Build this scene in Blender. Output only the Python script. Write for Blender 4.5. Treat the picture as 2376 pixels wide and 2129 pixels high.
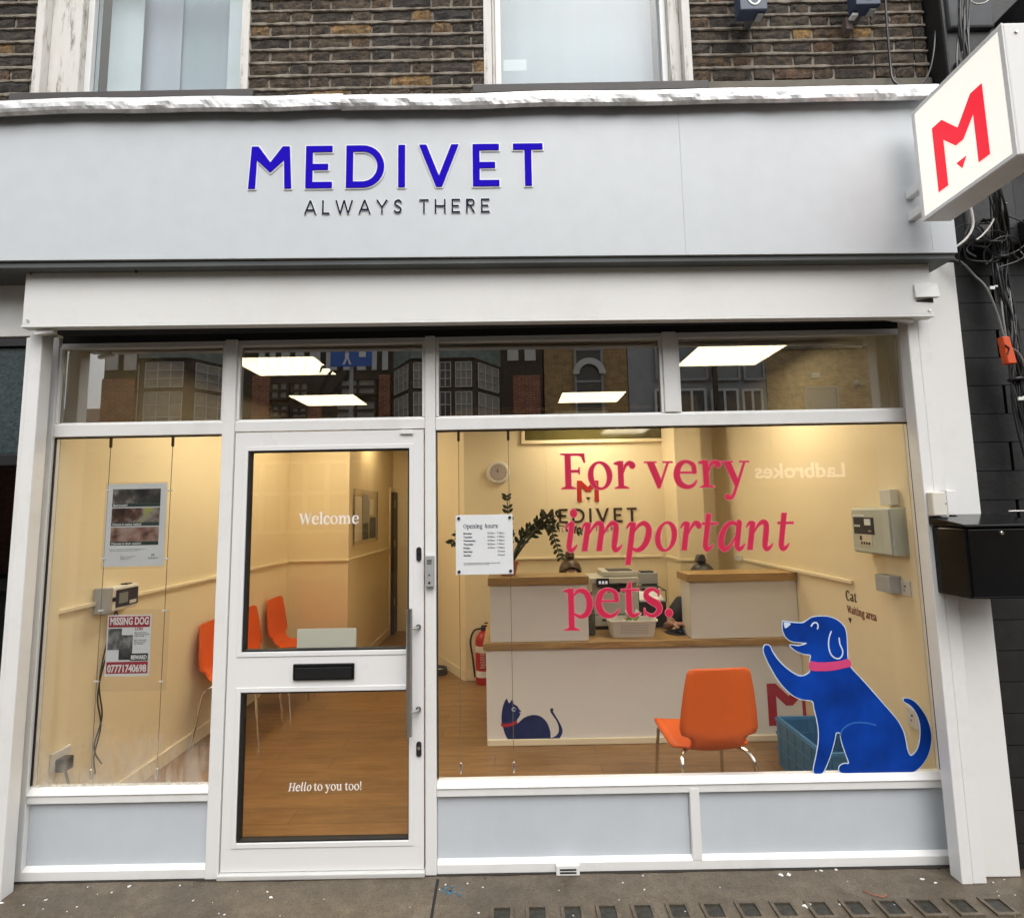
import bpy, bmesh, math, random
import numpy as np
from mathutils import Vector, Matrix, noise as mnoise
random.seed(7)
PI = math.pi
sc = bpy.context.scene
for _o in list(bpy.data.objects):
    bpy.data.objects.remove(_o)
COL = sc.collection

# ------------------------------------------------------------------ camera
IW, IH, FPX = 2376.0, 2129.0, 1200.0
PITCH, YAW, ROLL = 0.10120, -0.00026, -0.01823
CAM = Vector((0.0, -2.602, 1.717))
_f = Vector((math.sin(YAW) * math.cos(PITCH), math.cos(YAW) * math.cos(PITCH), math.sin(PITCH)))
_r0 = Vector((math.cos(YAW), -math.sin(YAW), 0))
_u0 = _r0.cross(_f)
CR = _r0 * math.cos(ROLL) + _u0 * math.sin(ROLL)
CU = -_r0 * math.sin(ROLL) + _u0 * math.cos(ROLL)
CF = _f
cd = bpy.data.cameras.new("camera")
cam = bpy.data.objects.new("camera", cd)
COL.objects.link(cam)
cd.sensor_fit = 'HORIZONTAL'
cd.sensor_width = 36.0
cd.lens = 36.0 * FPX / IW
cd.clip_start = 0.05
cd.clip_end = 400
m = Matrix((CR, CU, -CF)).transposed().to_4x4()
m.translation = CAM
cam.matrix_world = m
sc.camera = cam

# ------------------------------------------------------------------ sky, sun, exposure
SUN_EL, SUN_AZ = math.radians(58), math.radians(200)
w = bpy.data.worlds.new("World")
sc.world = w
w.use_nodes = True
nt = w.node_tree
bg = nt.nodes["Background"]
sky = nt.nodes.new("ShaderNodeTexSky")
sky.sky_type = 'NISHITA'
sky.sun_disc = False
sky.sun_elevation = SUN_EL
sky.sun_rotation = SUN_AZ
sky.air_density = 1.6
sky.dust_density = 6.0
hs = nt.nodes.new("ShaderNodeHueSaturation")
hs.inputs["Saturation"].default_value = 0.16
nt.links.new(sky.outputs[0], hs.inputs["Color"])
nt.links.new(hs.outputs[0], bg.inputs["Color"])
bg.inputs["Strength"].default_value = 0.15
sd = bpy.data.lights.new("sun", 'SUN')
sd.energy = 1.1
sd.angle = math.radians(110)
sd.color = (1.0, 0.98, 0.95)
sun = bpy.data.objects.new("sun", sd)
COL.objects.link(sun)
sun.location = (0, -6, 12)
# sun direction: in front of the shop (street side), high up
_sdir = Vector((0.25 * math.cos(SUN_EL), -0.97 * math.cos(SUN_EL), math.sin(SUN_EL))).normalized()
sun.rotation_euler = _sdir.to_track_quat('Z', 'Y').to_euler()
sky.sun_rotation = math.atan2(_sdir.x, _sdir.y)
sc.view_settings.view_transform = 'Standard'
sc.view_settings.look = 'None'
sc.view_settings.gamma = 1.0
sc.view_settings.exposure = 0.40
sc.cycles.use_denoising = True
sc.cycles.max_bounces = 8
sc.cycles.diffuse_bounces = 4
sc.cycles.glossy_bounces = 4
sc.cycles.transparent_max_bounces = 16
sc.cycles.sample_clamp_indirect = 6.0
sc.cycles.caustics_reflective = False
sc.cycles.caustics_refractive = False

# ------------------------------------------------------------------ pixel to place
def ray(u, v):
    return CF + CR * ((u - IW / 2) / FPX) + CU * ((IH / 2 - v) / FPX)
def PY(u, v, y):
    d = ray(u, v); return CAM + d * ((y - CAM.y) / d.y)
def PZ(u, v, z):
    d = ray(u, v); return CAM + d * ((z - CAM.z) / d.z)
def PX(u, v, x):
    d = ray(u, v); return CAM + d * ((x - CAM.x) / d.x)

# ------------------------------------------------------------------ helpers
def wloc(o):
    v = Vector((0, 0, 0))
    while o is not None:
        v += o.location; o = o.parent
    return v
def tag(o, label=None, cat=None, group=None, kind=None):
    if label: o["label"] = label
    if cat: o["category"] = cat
    if group: o["group"] = group
    if kind: o["kind"] = kind
    return o
def thing(name, label, cat, loc, group=None):
    o = bpy.data.objects.new(name, None)
    COL.objects.link(o)
    o.location = loc
    o.empty_display_size = 0.1
    return tag(o, label, cat, group)
def copy_tree(o, parent=None):
    c = o.copy(); COL.objects.link(c); c.parent = parent
    for ch in o.children: copy_tree(ch, c)
    return c
def catmull(pts, n=6, closed=False):
    pts = [Vector(p) for p in pts]
    N = len(pts); out = []
    rng = range(N) if closed else range(N - 1)
    for i in rng:
        if closed: a, b, c, d = pts[i - 1], pts[i], pts[(i + 1) % N], pts[(i + 2) % N]
        else: a, b, c, d = pts[max(i - 1, 0)], pts[i], pts[i + 1], pts[min(i + 2, N - 1)]
        for k in range(n):
            t = k / n; t2 = t * t; t3 = t2 * t
            out.append(0.5 * ((2 * b) + (c - a) * t + (2 * a - 5 * b + 4 * c - d) * t2 + (3 * b - a - 3 * c + d) * t3))
    if not closed: out.append(pts[-1])
    return out

class MB:
    def __init__(s): s.v = []; s.f = []
    def add(s, vs, fs):
        n = len(s.v); s.v += [tuple(x) for x in vs]; s.f += [tuple(i + n for i in f) for f in fs]; return s
    def box(s, x0, x1, y0, y1, z0, z1):
        x0, x1 = sorted((x0, x1)); y0, y1 = sorted((y0, y1)); z0, z1 = sorted((z0, z1))
        return s.add([(x0,y0,z0),(x1,y0,z0),(x1,y1,z0),(x0,y1,z0),(x0,y0,z1),(x1,y0,z1),(x1,y1,z1),(x0,y1,z1)],
                     [(0,3,2,1),(4,5,6,7),(0,1,5,4),(1,2,6,5),(2,3,7,6),(3,0,4,7)])
    def hexa(s, p):   # 8 points: bottom 4 (ccw from above), top 4
        return s.add(p, [(0,3,2,1),(4,5,6,7),(0,1,5,4),(1,2,6,5),(2,3,7,6),(3,0,4,7)])
    def prism_x(s, prof, x0, x1):   # prof in (y,z)
        n = len(prof)
        vs = [(x0, a, b) for a, b in prof] + [(x1, a, b) for a, b in prof]
        fs = [tuple(range(n - 1, -1, -1)), tuple(range(n, 2 * n))]
        fs += [(i, (i + 1) % n, n + (i + 1) % n, n + i) for i in range(n)]
        return s.add(vs, fs)
    def prism(s, pts, vec):   # planar polygon extruded along vec
        n = len(pts); vec = Vector(vec); pts = [Vector(p) for p in pts]
        vs = pts + [p + vec for p in pts]
        fs = [tuple(range(n - 1, -1, -1)), tuple(range(n, 2 * n))]
        fs += [(i, (i + 1) % n, n + (i + 1) % n, n + i) for i in range(n)]
        return s.add(vs, fs)
    def tube(s, path, r, n=8, cap=True):
        path = [Vector(p) for p in path]
        rs = r if isinstance(r, (list, tuple)) else [r] * len(path)
        vs = []; fs = []; prev = None
        for i, p in enumerate(path):
            t = (path[min(i + 1, len(path) - 1)] - path[max(i - 1, 0)])
            if t.length < 1e-9: t = Vector((0, 0, 1))
            t.normalize()
            if prev is None:
                a = Vector((0, 0, 1)) if abs(t.z) < 0.9 else Vector((1, 0, 0))
                nx = t.cross(a).normalized()
            else:
                nx = (prev - t * prev.dot(t))
                nx = nx.normalized() if nx.length > 1e-6 else t.orthogonal().normalized()
            prev = nx; ny = t.cross(nx)
            for k in range(n):
                a = 2 * PI * k / n
                vs.append(p + (nx * math.cos(a) + ny * math.sin(a)) * rs[i])
        for i in range(len(path) - 1):
            for k in range(n):
                fs.append((i*n+k, i*n+(k+1)%n, (i+1)*n+(k+1)%n, (i+1)*n+k))
        if cap:
            fs.append(tuple(range(n - 1, -1, -1)))
            fs.append(tuple((len(path)-1)*n + k for k in range(n)))
        return s.add(vs, fs)
    def lathe(s, prof, c, n=20, axis='z'):   # prof (r, h)
        vs = []; fs = []
        for r_, h in prof:
            for k in range(n):
                a = 2 * PI * k / n
                x, y = r_ * math.cos(a), r_ * math.sin(a)
                if axis == 'z': vs.append((c[0]+x, c[1]+y, c[2]+h))
                elif axis == 'y': vs.append((c[0]+x, c[1]+h, c[2]+y))
                else: vs.append((c[0]+h, c[1]+x, c[2]+y))
        for i in range(len(prof) - 1):
            for k in range(n):
                fs.append((i*n+k, i*n+(k+1)%n, (i+1)*n+(k+1)%n, (i+1)*n+k))
        fs.append(tuple(range(n - 1, -1, -1))); fs.append(tuple((len(prof)-1)*n+k for k in range(n)))
        return s.add(vs, fs)
    def sheet(s, fn, nu, nv):
        vs = [fn(i / nu, j / nv) for j in range(nv + 1) for i in range(nu + 1)]
        fs = [(j*(nu+1)+i, j*(nu+1)+i+1, (j+1)*(nu+1)+i+1, (j+1)*(nu+1)+i) for j in range(nv) for i in range(nu)]
        return s.add(vs, fs)
    def mesh(s, me, fn):
        return s.add([fn(*v.co) for v in me.vertices], [tuple(p.vertices) for p in me.polygons])
    def data(s, name, fix=True):
        me = bpy.data.meshes.new(name)
        me.from_pydata(s.v, [], s.f)
        if fix:
            bm = bmesh.new(); bm.from_mesh(me)
            bmesh.ops.recalc_face_normals(bm, faces=bm.faces)
            bm.to_mesh(me); bm.free()
        return me
    def build(s, name, mat, parent=None, smooth=False, bevel=0, local=False, fix=True, origin=None):
        vs = np.array(s.v)
        if local: c = Vector((0, 0, 0))
        elif origin is not None: c = Vector(origin)
        else:
            lo, hi = vs.min(0), vs.max(0); c = Vector(((lo[0]+hi[0])/2, (lo[1]+hi[1])/2, lo[2]))
        if not local: s.v = [tuple(x) for x in (vs - np.array(c))]
        me = s.data(name, fix)
        return obj(name, me, mat, parent, c - (wloc(parent) if (parent and not local) else Vector((0, 0, 0))), smooth, bevel)

def obj(name, me, mat, parent=None, loc=(0, 0, 0), smooth=False, bevel=0):
    if mat is not None:
        me.materials.clear(); me.materials.append(mat)
    if smooth:
        me.polygons.foreach_set("use_smooth", [True] * len(me.polygons))
        try: me.set_sharp_from_angle(angle=math.radians(40))
        except Exception: pass
    o = bpy.data.objects.new(name, me)
    COL.objects.link(o)
    o.parent = parent
    o.location = loc
    if bevel:
        b = o.modifiers.new("bevel", 'BEVEL'); b.width = bevel; b.segments = 2; b.limit_method = 'ANGLE'; b.angle_limit = math.radians(40)
    return o
def box(name, mat, parent, x0, x1, y0, y1, z0, z1, bevel=0.0):
    return MB().box(x0, x1, y0, y1, z0, z1).build(name, mat, parent, bevel=bevel)
def struct(o): o["kind"] = "structure"; return o
def realize(o, name):
    dg = bpy.context.evaluated_depsgraph_get(); dg.update()
    me = bpy.data.meshes.new_from_object(o.evaluated_get(dg), depsgraph=dg)
    me.name = name
    bpy.data.objects.remove(o)
    return me

# ------------------------------------------------------------------ materials
class NT:
    def __init__(s, name):
        s.m = bpy.data.materials.new(name); s.m.use_nodes = True
        s.t = s.m.node_tree; s.b = s.t.nodes["Principled BSDF"]; s.out = s.t.nodes["Material Output"]
    def n(s, typ, **kw):
        x = s.t.nodes.new(typ)
        for k, v in kw.items(): setattr(x, k, v)
        return x
    def l(s, a, b): s.t.links.new(a, b)
    def coord(s, scale=(1, 1, 1), kind="Object"):
        tc = s.n("ShaderNodeTexCoord"); mp = s.n("ShaderNodeMapping")
        mp.inputs["Scale"].default_value = scale
        s.l(tc.outputs[kind], mp.inputs[0]); return mp.outputs[0]
    def noise(s, vec, scale, detail=4, rough=0.55):
        x = s.n("ShaderNodeTexNoise"); x.inputs["Scale"].default_value = scale
        x.inputs["Detail"].default_value = detail; x.inputs["Roughness"].default_value = rough
        s.l(vec, x.inputs["Vector"]); return x.outputs["Fac"]
    def ramp(s, fac, stops):
        x = s.n("ShaderNodeValToRGB"); e = x.color_ramp.elements
        while len(e) > 1: e.remove(e[-1])
        e[0].position, c0 = stops[0]; e[0].color = (*c0, 1) if len(c0) == 3 else c0
        for p, c in stops[1:]:
            k = e.new(p); k.color = (*c, 1) if len(c) == 3 else c
        s.l(fac, x.inputs[0]); return x.outputs[0]
    def mix(s, fac, a, b, mode='MIX'):
        x = s.n("ShaderNodeMix"); x.data_type = 'RGBA'; x.blend_type = mode
        for sock, val in ((x.inputs[0], fac), (x.inputs[6], a), (x.inputs[7], b)):
            if hasattr(val, "is_linked"): s.l(val, sock)
            elif isinstance(val, (int, float)): sock.default_value = val
            else: sock.default_value = (*val, 1)
        return x.outputs[2]
    def math(s, op, a, b=None, clamp=False):
        x = s.n("ShaderNodeMath"); x.operation = op; x.use_clamp = clamp
        for sock, val in ((x.inputs[0], a), (x.inputs[1], b)):
            if val is None: continue
            if hasattr(val, "is_linked"): s.l(val, sock)
            else: sock.default_value = val
        return x.outputs[0]
    def bump(s, h, strength, dist=0.01):
        x = s.n("ShaderNodeBump"); x.inputs["Strength"].default_value = strength; x.inputs["Distance"].default_value = dist
        s.l(h, x.inputs["Height"]); s.l(x.outputs[0], s.b.inputs["Normal"])
    def set(s, **kw):
        for k, v in kw.items():
            k = k.replace("_", " ")
            if hasattr(v, "is_linked"): s.l(v, s.b.inputs[k])
            elif isinstance(v, tuple): s.b.inputs[k].default_value = (*v, 1)
            else: s.b.inputs[k].default_value = v
        return s
def paint(name, col, rough=0.45, var=0.08, scale=3.0, bump=0.08, bscale=120, metal=0.0, dirt=None, dirt_amt=0.0, dscale=6, spec=.5):
    t = NT(name); c = t.coord()
    f = t.noise(c, scale, 5)
    lo = tuple(x * (1 - var) for x in col); hi = tuple(min(x * (1 + var), 1) for x in col)
    k = t.ramp(f, [(0.3, lo), (0.7, hi)])
    if dirt:
        d = t.noise(c, dscale, 8, 0.7)
        dm = t.ramp(d, [(0.5, (0, 0, 0)), (0.75, (dirt_amt,) * 3)])
        k = t.mix(dm, k, dirt)
    t.set(Base_Color=k, Metallic=metal, Specular_IOR_Level=spec)
    r = t.ramp(t.noise(c, scale * 4, 4), [(0.2, (max(rough - .05, .03),) * 3), (0.8, (min(rough + .05, 1),) * 3)])
    t.set(Roughness=r)
    if bump: t.bump(t.noise(c, bscale, 3), bump, 0.004)
    return t.m
def flat(name, col, rough=0.5, metal=0.0, spec=.5):
    t = NT(name); c = t.coord()
    k = t.ramp(t.noise(c, 9, 3), [(0.3, tuple(x * .95 for x in col)), (0.7, col)])
    t.set(Base_Color=k, Roughness=rough, Metallic=metal, Specular_IOR_Level=spec); return t.m
def emit(name, col, strength, base=(.9, .9, .9)):
    t = NT(name); t.set(Base_Color=base, Emission_Color=col, Emission_Strength=strength); return t.m
def glass(name, f0=0.04, tint=(1, 1, 1), fog=False, rough=0.0):
    t = NT(name)
    g = t.n("ShaderNodeNewGeometry")
    dp = t.n("ShaderNodeVectorMath", operation='DOT_PRODUCT')
    t.l(g.outputs["Incoming"], dp.inputs[0]); t.l(g.outputs["Normal"], dp.inputs[1])
    c = t.math('ABSOLUTE', dp.outputs["Value"])
    x = t.math('POWER', t.math('SUBTRACT', 1.0, c, True), 5.0)
    fac = t.math('ADD', t.math('MULTIPLY', x, 1 - f0), f0, True)
    tr = t.n("ShaderNodeBsdfTransparent"); tr.inputs[0].default_value = (*tint, 1)
    gl = t.n("ShaderNodeBsdfGlossy"); gl.inputs["Roughness"].default_value = rough
    mx = t.n("ShaderNodeMixShader"); t.l(fac, mx.inputs[0]); t.l(tr.outputs[0], mx.inputs[1]); t.l(gl.outputs[0], mx.inputs[2])
    last = mx.outputs[0]
    if fog:
        co = t.coord(); sp = t.n("ShaderNodeSeparateXYZ"); t.l(co, sp.inputs[0])
        nz = t.noise(co, 3.2, 6, 0.6); n2 = t.noise(t.coord((26, 1, 5)), 1.0, 3)
        h = t.math('SUBTRACT', t.math('ADD', 0.05, t.math('MULTIPLY', nz, 0.75)), t.math('MULTIPLY', sp.outputs["Z"], 1.15))
        hh = t.math('MULTIPLY', t.math('SUBTRACT', h, 0.12), 2.2, True)
        k = t.math('MULTIPLY', hh, t.ramp(n2, [(0.36, (.3,) * 3), (0.52, (1, 1, 1))]))
        k = t.math('MULTIPLY', k, 0.45, True)
        df = t.n("ShaderNodeBsdfTranslucent"); df.inputs[0].default_value = (.75, .75, .73, 1)
        d2 = t.n("ShaderNodeBsdfDiffuse"); d2.inputs[0].default_value = (.75, .75, .73, 1)
        m0 = t.n("ShaderNodeMixShader"); m0.inputs[0].default_value = .5; t.l(df.outputs[0], m0.inputs[1]); t.l(d2.outputs[0], m0.inputs[2])
        m2 = t.n("ShaderNodeMixShader"); t.l(k, m2.inputs[0]); t.l(last, m2.inputs[1]); t.l(m0.outputs[0], m2.inputs[2])
        last = m2.outputs[0]
    t.l(last, t.out.inputs["Surface"]); return t.m
def wood(name, c0, c1, c2, sc_=(1, 1, 1), rough=0.45, planks=None):
    t = NT(name); v = t.coord(sc_)
    w1 = t.noise(v, 3.0, 8, 0.65)
    fine = t.noise(v, 14.0, 4, 0.6)
    f = t.math('ADD', t.math('MULTIPLY', w1, 0.7), t.math('MULTIPLY', fine, 0.3))
    k = t.ramp(f, [(0.32, c0), (0.5, c1), (0.68, c2)])
    if planks:
        b = t.n("ShaderNodeTexBrick"); b.inputs["Scale"].default_value = 1.0
        b.inputs["Brick Width"].default_value = planks[0]; b.inputs["Row Height"].default_value = planks[1]
        b.inputs["Mortar Size"].default_value = 0.0016; b.inputs["Color1"].default_value = (.82, .82, .82, 1); b.inputs["Color2"].default_value = (1.12, 1.12, 1.12, 1)
        b.inputs["Mortar"].default_value = (.35, .35, .35, 1); b.offset = 0.37
        t.l(t.coord(), b.inputs["Vector"])
        k = t.mix(1.0, k, b.outputs["Color"], 'MULTIPLY')
    t.set(Base_Color=k, Roughness=rough); t.bump(fine, 0.05, 0.003); return t.m

M = {}
M['white'] = paint('white_gloss_paint', (.80, .80, .79), .32, .03, 2.5, .05, 90, dirt=(.52, .50, .46), dirt_amt=.35, dscale=5)
M['white_box'] = paint('shutter_box_paint', (.78, .78, .765), .4, .03, 1.5, .06, 60, dirt=(.55, .53, .49), dirt_amt=.3, dscale=3)
M['door'] = paint('door_coating', (.80, .80, .80), .3, .02, 2, .02, 200)
M['fascia'] = flat('grey_fascia', (.60, .635, .665), .36)
M['panel'] = paint('pale_grey_panel', (.56, .60, .645), .45, .04, 4, .25, 220)
M['soffit'] = paint('dark_soffit', (.10, .11, .11), .6, .2)
M['black'] = paint('black_plastic', (.012, .012, .013), .35, .2, 6, .03)
M['gasket'] = flat('black_gasket', (.01, .01, .01), .7)
M['black_paint'] = paint('black_masonry_paint', (.0095, .0095, .010), .5, .4, 5, .35, 40, dirt=(.03, .03, .03), dirt_amt=.5, dscale=9)
M['letterbox'] = paint('black_gloss_metal', (.005, .005, .0055), .16, .2, 5, .03, 60, spec=.35)
M['steel'] = paint('brushed_steel', (.56, .56, .55), .2, .05, 8, 0, metal=1.0)
M['chrome'] = paint('chrome', (.72, .70, .66), .16, .05, 8, 0, metal=1.0)
M['grey_metal'] = paint('grey_painted_metal', (.36, .37, .37), .4, .06, 5, .1)
M['cabinet'] = paint('grey_green_enamel', (.47, .50, .44), .4, .04, 5, .05)
M['glass'] = glass('window_glass', 0.035, (.985, .985, .98))
M['glass_fog'] = glass('misted_window_glass', 0.035, (.985, .985, .98), fog=True)
M['glass_transom'] = glass('mirror_film_glass', 0.46, (.52, .51, .47))
M['glass_door'] = glass('door_glass', 0.035, (.93, .90, .85))
M['acrylic'] = glass('clear_acrylic', 0.03, (.97, .97, .97))
M['blue'] = flat('blue_acrylic', (.014, .0015, .52), .8, spec=.08)
M['navy'] = flat('navy_vinyl', (.008, .010, .040), .7, spec=.15)
M['pink'] = flat('pink_vinyl', (.56, .022, .068), .6, spec=.2)
M['pink_edge'] = flat('pale_pink_vinyl_edge', (.74, .16, .22), .6, spec=.2)
M['red'] = flat('red_vinyl', (.80, .012, .035), .4)
M['red_dark'] = flat('crimson_vinyl', (.42, .012, .035), .45)
M['white_vinyl'] = flat('white_vinyl', (.82, .82, .80), .45)
M['letter_edge'] = flat('white_acrylic_edge', (.84, .84, .84), .35)
M['dark_letter'] = flat('dark_brown_vinyl', (.035, .015, .012), .5)
M['cream'] = paint('cream_wall_paint', (.80, .685, .465), .6, .03, 1.2, .1, 90, dirt=(.68, .57, .38), dirt_amt=.25, dscale=2.2)
M['trim'] = paint('interior_cream_trim', (.79, .69, .49), .4, .03)
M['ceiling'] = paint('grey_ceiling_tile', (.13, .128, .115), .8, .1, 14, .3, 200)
M['counter'] = paint('white_laminate', (.74, .715, .67), .42, .03, 1.5, .02)
M['oak'] = wood('oak_worktop', (.22, .125, .045), (.37, .225, .085), (.52, .34, .145), (1.2, 12, 8), .35)
M['floor'] = wood('oak_floor_planks', (.15, .075, .026), (.23, .122, .044), (.31, .175, .07), (1.0, 9, 1), .33, planks=(1.1, .15))
M['orange'] = paint('orange_lacquer', (.72, .105, .004), .5, .05, 4, .02)
M['lightpanel'] = emit('light_panel', (1.0, .87, .62), 15.5)
M['downlight'] = emit('downlight', (1.0, .84, .55), 90)
M['alu'] = flat('white_aluminium', (.7, .7, .68), .35, .3)
M['paper'] = flat('paper', (.74, .76, .77), .6)
M['off_white'] = paint('off_white_plastic', (.70, .67, .60), .4, .04)
M['printer_grey'] = paint('grey_beige_plastic', (.50, .49, .43), .45, .04)
M['dark_plastic'] = flat('dark_plastic', (.02, .02, .022), .4)
M['skin'] = paint('skin', (.50, .27, .19), .5, .08, 20, .05)
M['hair'] = paint('dark_hair', (.022, .015, .012), .42, .5, 60, .4, 160)
M['hair2'] = paint('streaked_hair', (.07, .038, .02), .42, .7, 60, .4, 160)
M['tunic'] = paint('black_tunic', (.016, .017, .019), .8, .2, 30, .2)
M['leaf'] = paint('dark_leaf', (.020, .034, .012), .3, .4, 30, .05)
M['stem'] = paint('leaf_stem', (.04, .05, .02), .5, .3, 30, 0)
M['terracotta'] = paint('terracotta', (.30, .10, .05), .7, .12, 12, .2)
M['ext_red'] = paint('extinguisher_red', (.42, .012, .010), .3, .05)
M['socket'] = flat('socket_plastic', (.66, .64, .60), .35)
M['crate'] = paint('blue_crate_plastic', (.045, .19, .37), .4, .08, 6, .05)
M['dogblue'] = paint('blue_vinyl_print', (.002, .042, .31), .7, .45, 4, 0, spec=.12)
M['catblue'] = paint('dark_blue_vinyl_print', (.010, .022, .110), .7, .4, 8, 0, spec=.15)
M['pale_line'] = flat('pale_blue_line', (.60, .72, .86), .5)
M['orange_tag'] = flat('orange_plastic', (.72, .085, .012), .4)
M['cable'] = flat('black_cable', (.020, .020, .021), .4)
M['cable_grey'] = flat('grey_cable', (.20, .20, .19), .5)
M['cable_white'] = flat('white_cable', (.62, .60, .56), .5)
M['concrete'] = paint('sooty_concrete', (.16, .145, .115), .8, .25, 6, .4, 60)
M['sill'] = paint('dark_sill', (.055, .05, .048), .6, .2)
def weathered():
    t = NT('weathered_white_timber'); c = t.coord((1, 1, .16))
    f = t.noise(c, 26, 9, 0.7)
    k = t.ramp(f, [(0.33, (.10, .085, .065)), (0.40, (.42, .39, .34)), (0.47, (.68, .66, .62)), (0.8, (.76, .75, .72))])
    t.set(Base_Color=k, Roughness=.6); t.bump(f, .35, .006); return t.m
M['weathered'] = weathered()
def foil():
    t = NT('crinkled_flashing'); c = t.coord()
    f = t.noise(c, 16, 6, .6); g = t.noise(c, 60, 4)
    t.set(Base_Color=t.ramp(f, [(.3, (.55, .55, .55)), (.6, (.88, .88, .88))]), Metallic=.55, Roughness=.38)
    t.bump(t.math('ADD', f, t.math('MULTIPLY', g, .3)), .3, .010); return t.m
M['foil'] = foil()
def brick_mat():
    t = NT('london_stock_brick')
    oi = t.n("ShaderNodeObjectInfo"); c = t.coord()
    va = t.n("ShaderNodeVectorMath", operation='ADD'); t.l(c, va.inputs[0])
    cx = t.n("ShaderNodeCombineXYZ"); t.l(t.math('MULTIPLY', oi.outputs["Random"], 37.0), cx.inputs[0]); t.l(cx.outputs[0], va.inputs[1])
    base = t.ramp(oi.outputs["Random"], [(0.0, (.024, .019, .015)), (.22, (.060, .042, .026)), (.42, (.095, .064, .035)), (.62, (.045, .034, .025)), (.80, (.115, .072, .034)), (.93, (.135, .072, .036)), (.975, (.32, .19, .06))])
    n1 = t.noise(va.outputs[0], 22, 8, .65); n2 = t.noise(va.outputs[0], 70, 5, .6)
    dark = t.ramp(n1, [(.40, (.25, .25, .25)), (.58, (1.0, 1.0, 1.0)), (.75, (1.5, 1.4, 1.3))])
    k = t.mix(1.0, base, dark, 'MULTIPLY')
    pale = t.ramp(n2, [(.60, (0, 0, 0)), (.72, (.55, .55, .55))])
    k = t.mix(pale, k, (.27, .21, .14))
    t.set(Base_Color=k, Roughness=.85); t.bump(t.math('ADD', n1, t.math('MULTIPLY', n2, .5)), .9, .012); return t.m
M['brick'] = brick_mat()
M['mortar'] = paint('lime_mortar', (.235, .205, .165), .9, .4, 20, .6, 90)
def wall_tex(name, c1, c2, mo, bw=.225, rh=.075, axis='xz'):
    t = NT(name); tc = t.n("ShaderNodeTexCoord"); sp = t.n("ShaderNodeSeparateXYZ"); cb = t.n("ShaderNodeCombineXYZ")
    t.l(tc.outputs["Object"], sp.inputs[0]); t.l(sp.outputs["X" if axis == 'xz' else "Y"], cb.inputs[0]); t.l(sp.outputs["Z"], cb.inputs[1])
    b = t.n("ShaderNodeTexBrick"); t.l(cb.outputs[0], b.inputs["Vector"]); b.inputs["Scale"].default_value = 1
    b.inputs["Brick Width"].default_value = bw; b.inputs["Row Height"].default_value = rh; b.inputs["Mortar Size"].default_value = .006
    b.inputs["Color1"].default_value = (*c1, 1); b.inputs["Color2"].default_value = (*c2, 1); b.inputs["Mortar"].default_value = (*mo, 1)
    n = t.noise(tc.outputs["Object"], 5, 6); k = t.mix(1, b.outputs["Color"], t.ramp(n, [(.3, (.7, .7, .7)), (.7, (1.2, 1.2, 1.2))]), 'MULTIPLY')
    t.set(Base_Color=k, Roughness=.85); t.bump(b.outputs["Fac"], -.5, .006); return t.m
M['brick_far'] = wall_tex('dark_stock_brick_high', (.05, .037, .026), (.10, .062, .035), (.17, .145, .115))
M['brick_red'] = wall_tex('red_brick', (.27, .075, .042), (.36, .12, .07), (.42, .34, .27))
M['brick_yellow'] = wall_tex('yellow_stock_brick', (.46, .28, .11), (.36, .20, .08), (.44, .36, .24))
M['brick_buff'] = wall_tex('buff_brick', (.46, .31, .16), (.36, .235, .11), (.48, .40, .28))
def pavement_mat():
    t = NT('damp_asphalt_pavement'); c = t.coord()
    n1 = t.noise(c, 2.2, 8, .65); n2 = t.noise(c, 160, 4, .7); n3 = t.noise(c, 14, 6, .6)
    f = t.math('ADD', t.math('MULTIPLY', n1, .6), t.math('MULTIPLY', n3, .4))
    k = t.ramp(f, [(.34, (.060, .047, .032)), (.5, (.108, .087, .062)), (.66, (.165, .138, .102))])
    k = t.mix(1, k, t.ramp(n2, [(.35, (.6, .6, .6)), (.65, (1.3, 1.28, 1.25))]), 'MULTIPLY')
    t.set(Base_Color=k, Roughness=t.ramp(n1, [(.35, (.22,) * 3), (.6, (.55,) * 3)])); t.bump(t.math('ADD', n2, n3), .35, .006); return t.m
M['pavement'] = pavement_mat()
M['asphalt'] = paint('road_asphalt', (.05, .05, .05), .8, .25, 8, .5, 150)
M['teal_tile'] = paint('dark_teal_panel', (.030, .048, .052), .4, .5, 45, .6, 70)
# ------------------------------------------------------------------ lettering: strokes and polygons merged into outlines
# letter units: x-height 100 for the serif faces, cap height 100 for the plain capitals
def _ell(cx, cy, rx, ry, n=40, tilt=0):
    return [(cx + rx * math.cos(2*PI*k/n) * math.cos(tilt) - ry * math.sin(2*PI*k/n) * math.sin(tilt),
             cy + rx * math.cos(2*PI*k/n) * math.sin(tilt) + ry * math.sin(2*PI*k/n) * math.cos(tilt)) for k in range(n)]
def Sk(pts, rad):     # smooth stroke with varying radius
    p3 = [(a, b, r) for (a, b), r in zip(pts, rad if isinstance(rad, (list, tuple)) else [rad] * len(pts))]
    return ('s', [(q.x, q.y, q.z) for q in catmull(p3, 5)])
def Ln(pts, r): return ('s', [(a, b, r) for a, b in pts])
def Bar(x0, y0, x1, y1, w):
    d = Vector((x1 - x0, y1 - y0)); n = Vector((-d.y, d.x)).normalized() * (w / 2)
    return ('p', [(x0 + n.x, y0 + n.y), (x1 + n.x, y1 + n.y), (x1 - n.x, y1 - n.y), (x0 - n.x, y0 - n.y)])
def Rc(x0, y0, x1, y1): return ('p', [(x0, y0), (x1, y0), (x1, y1), (x0, y1)])
def Pg(*p): return ('p', list(p))
def Ring(o, i): return ('r', o, i)
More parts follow.
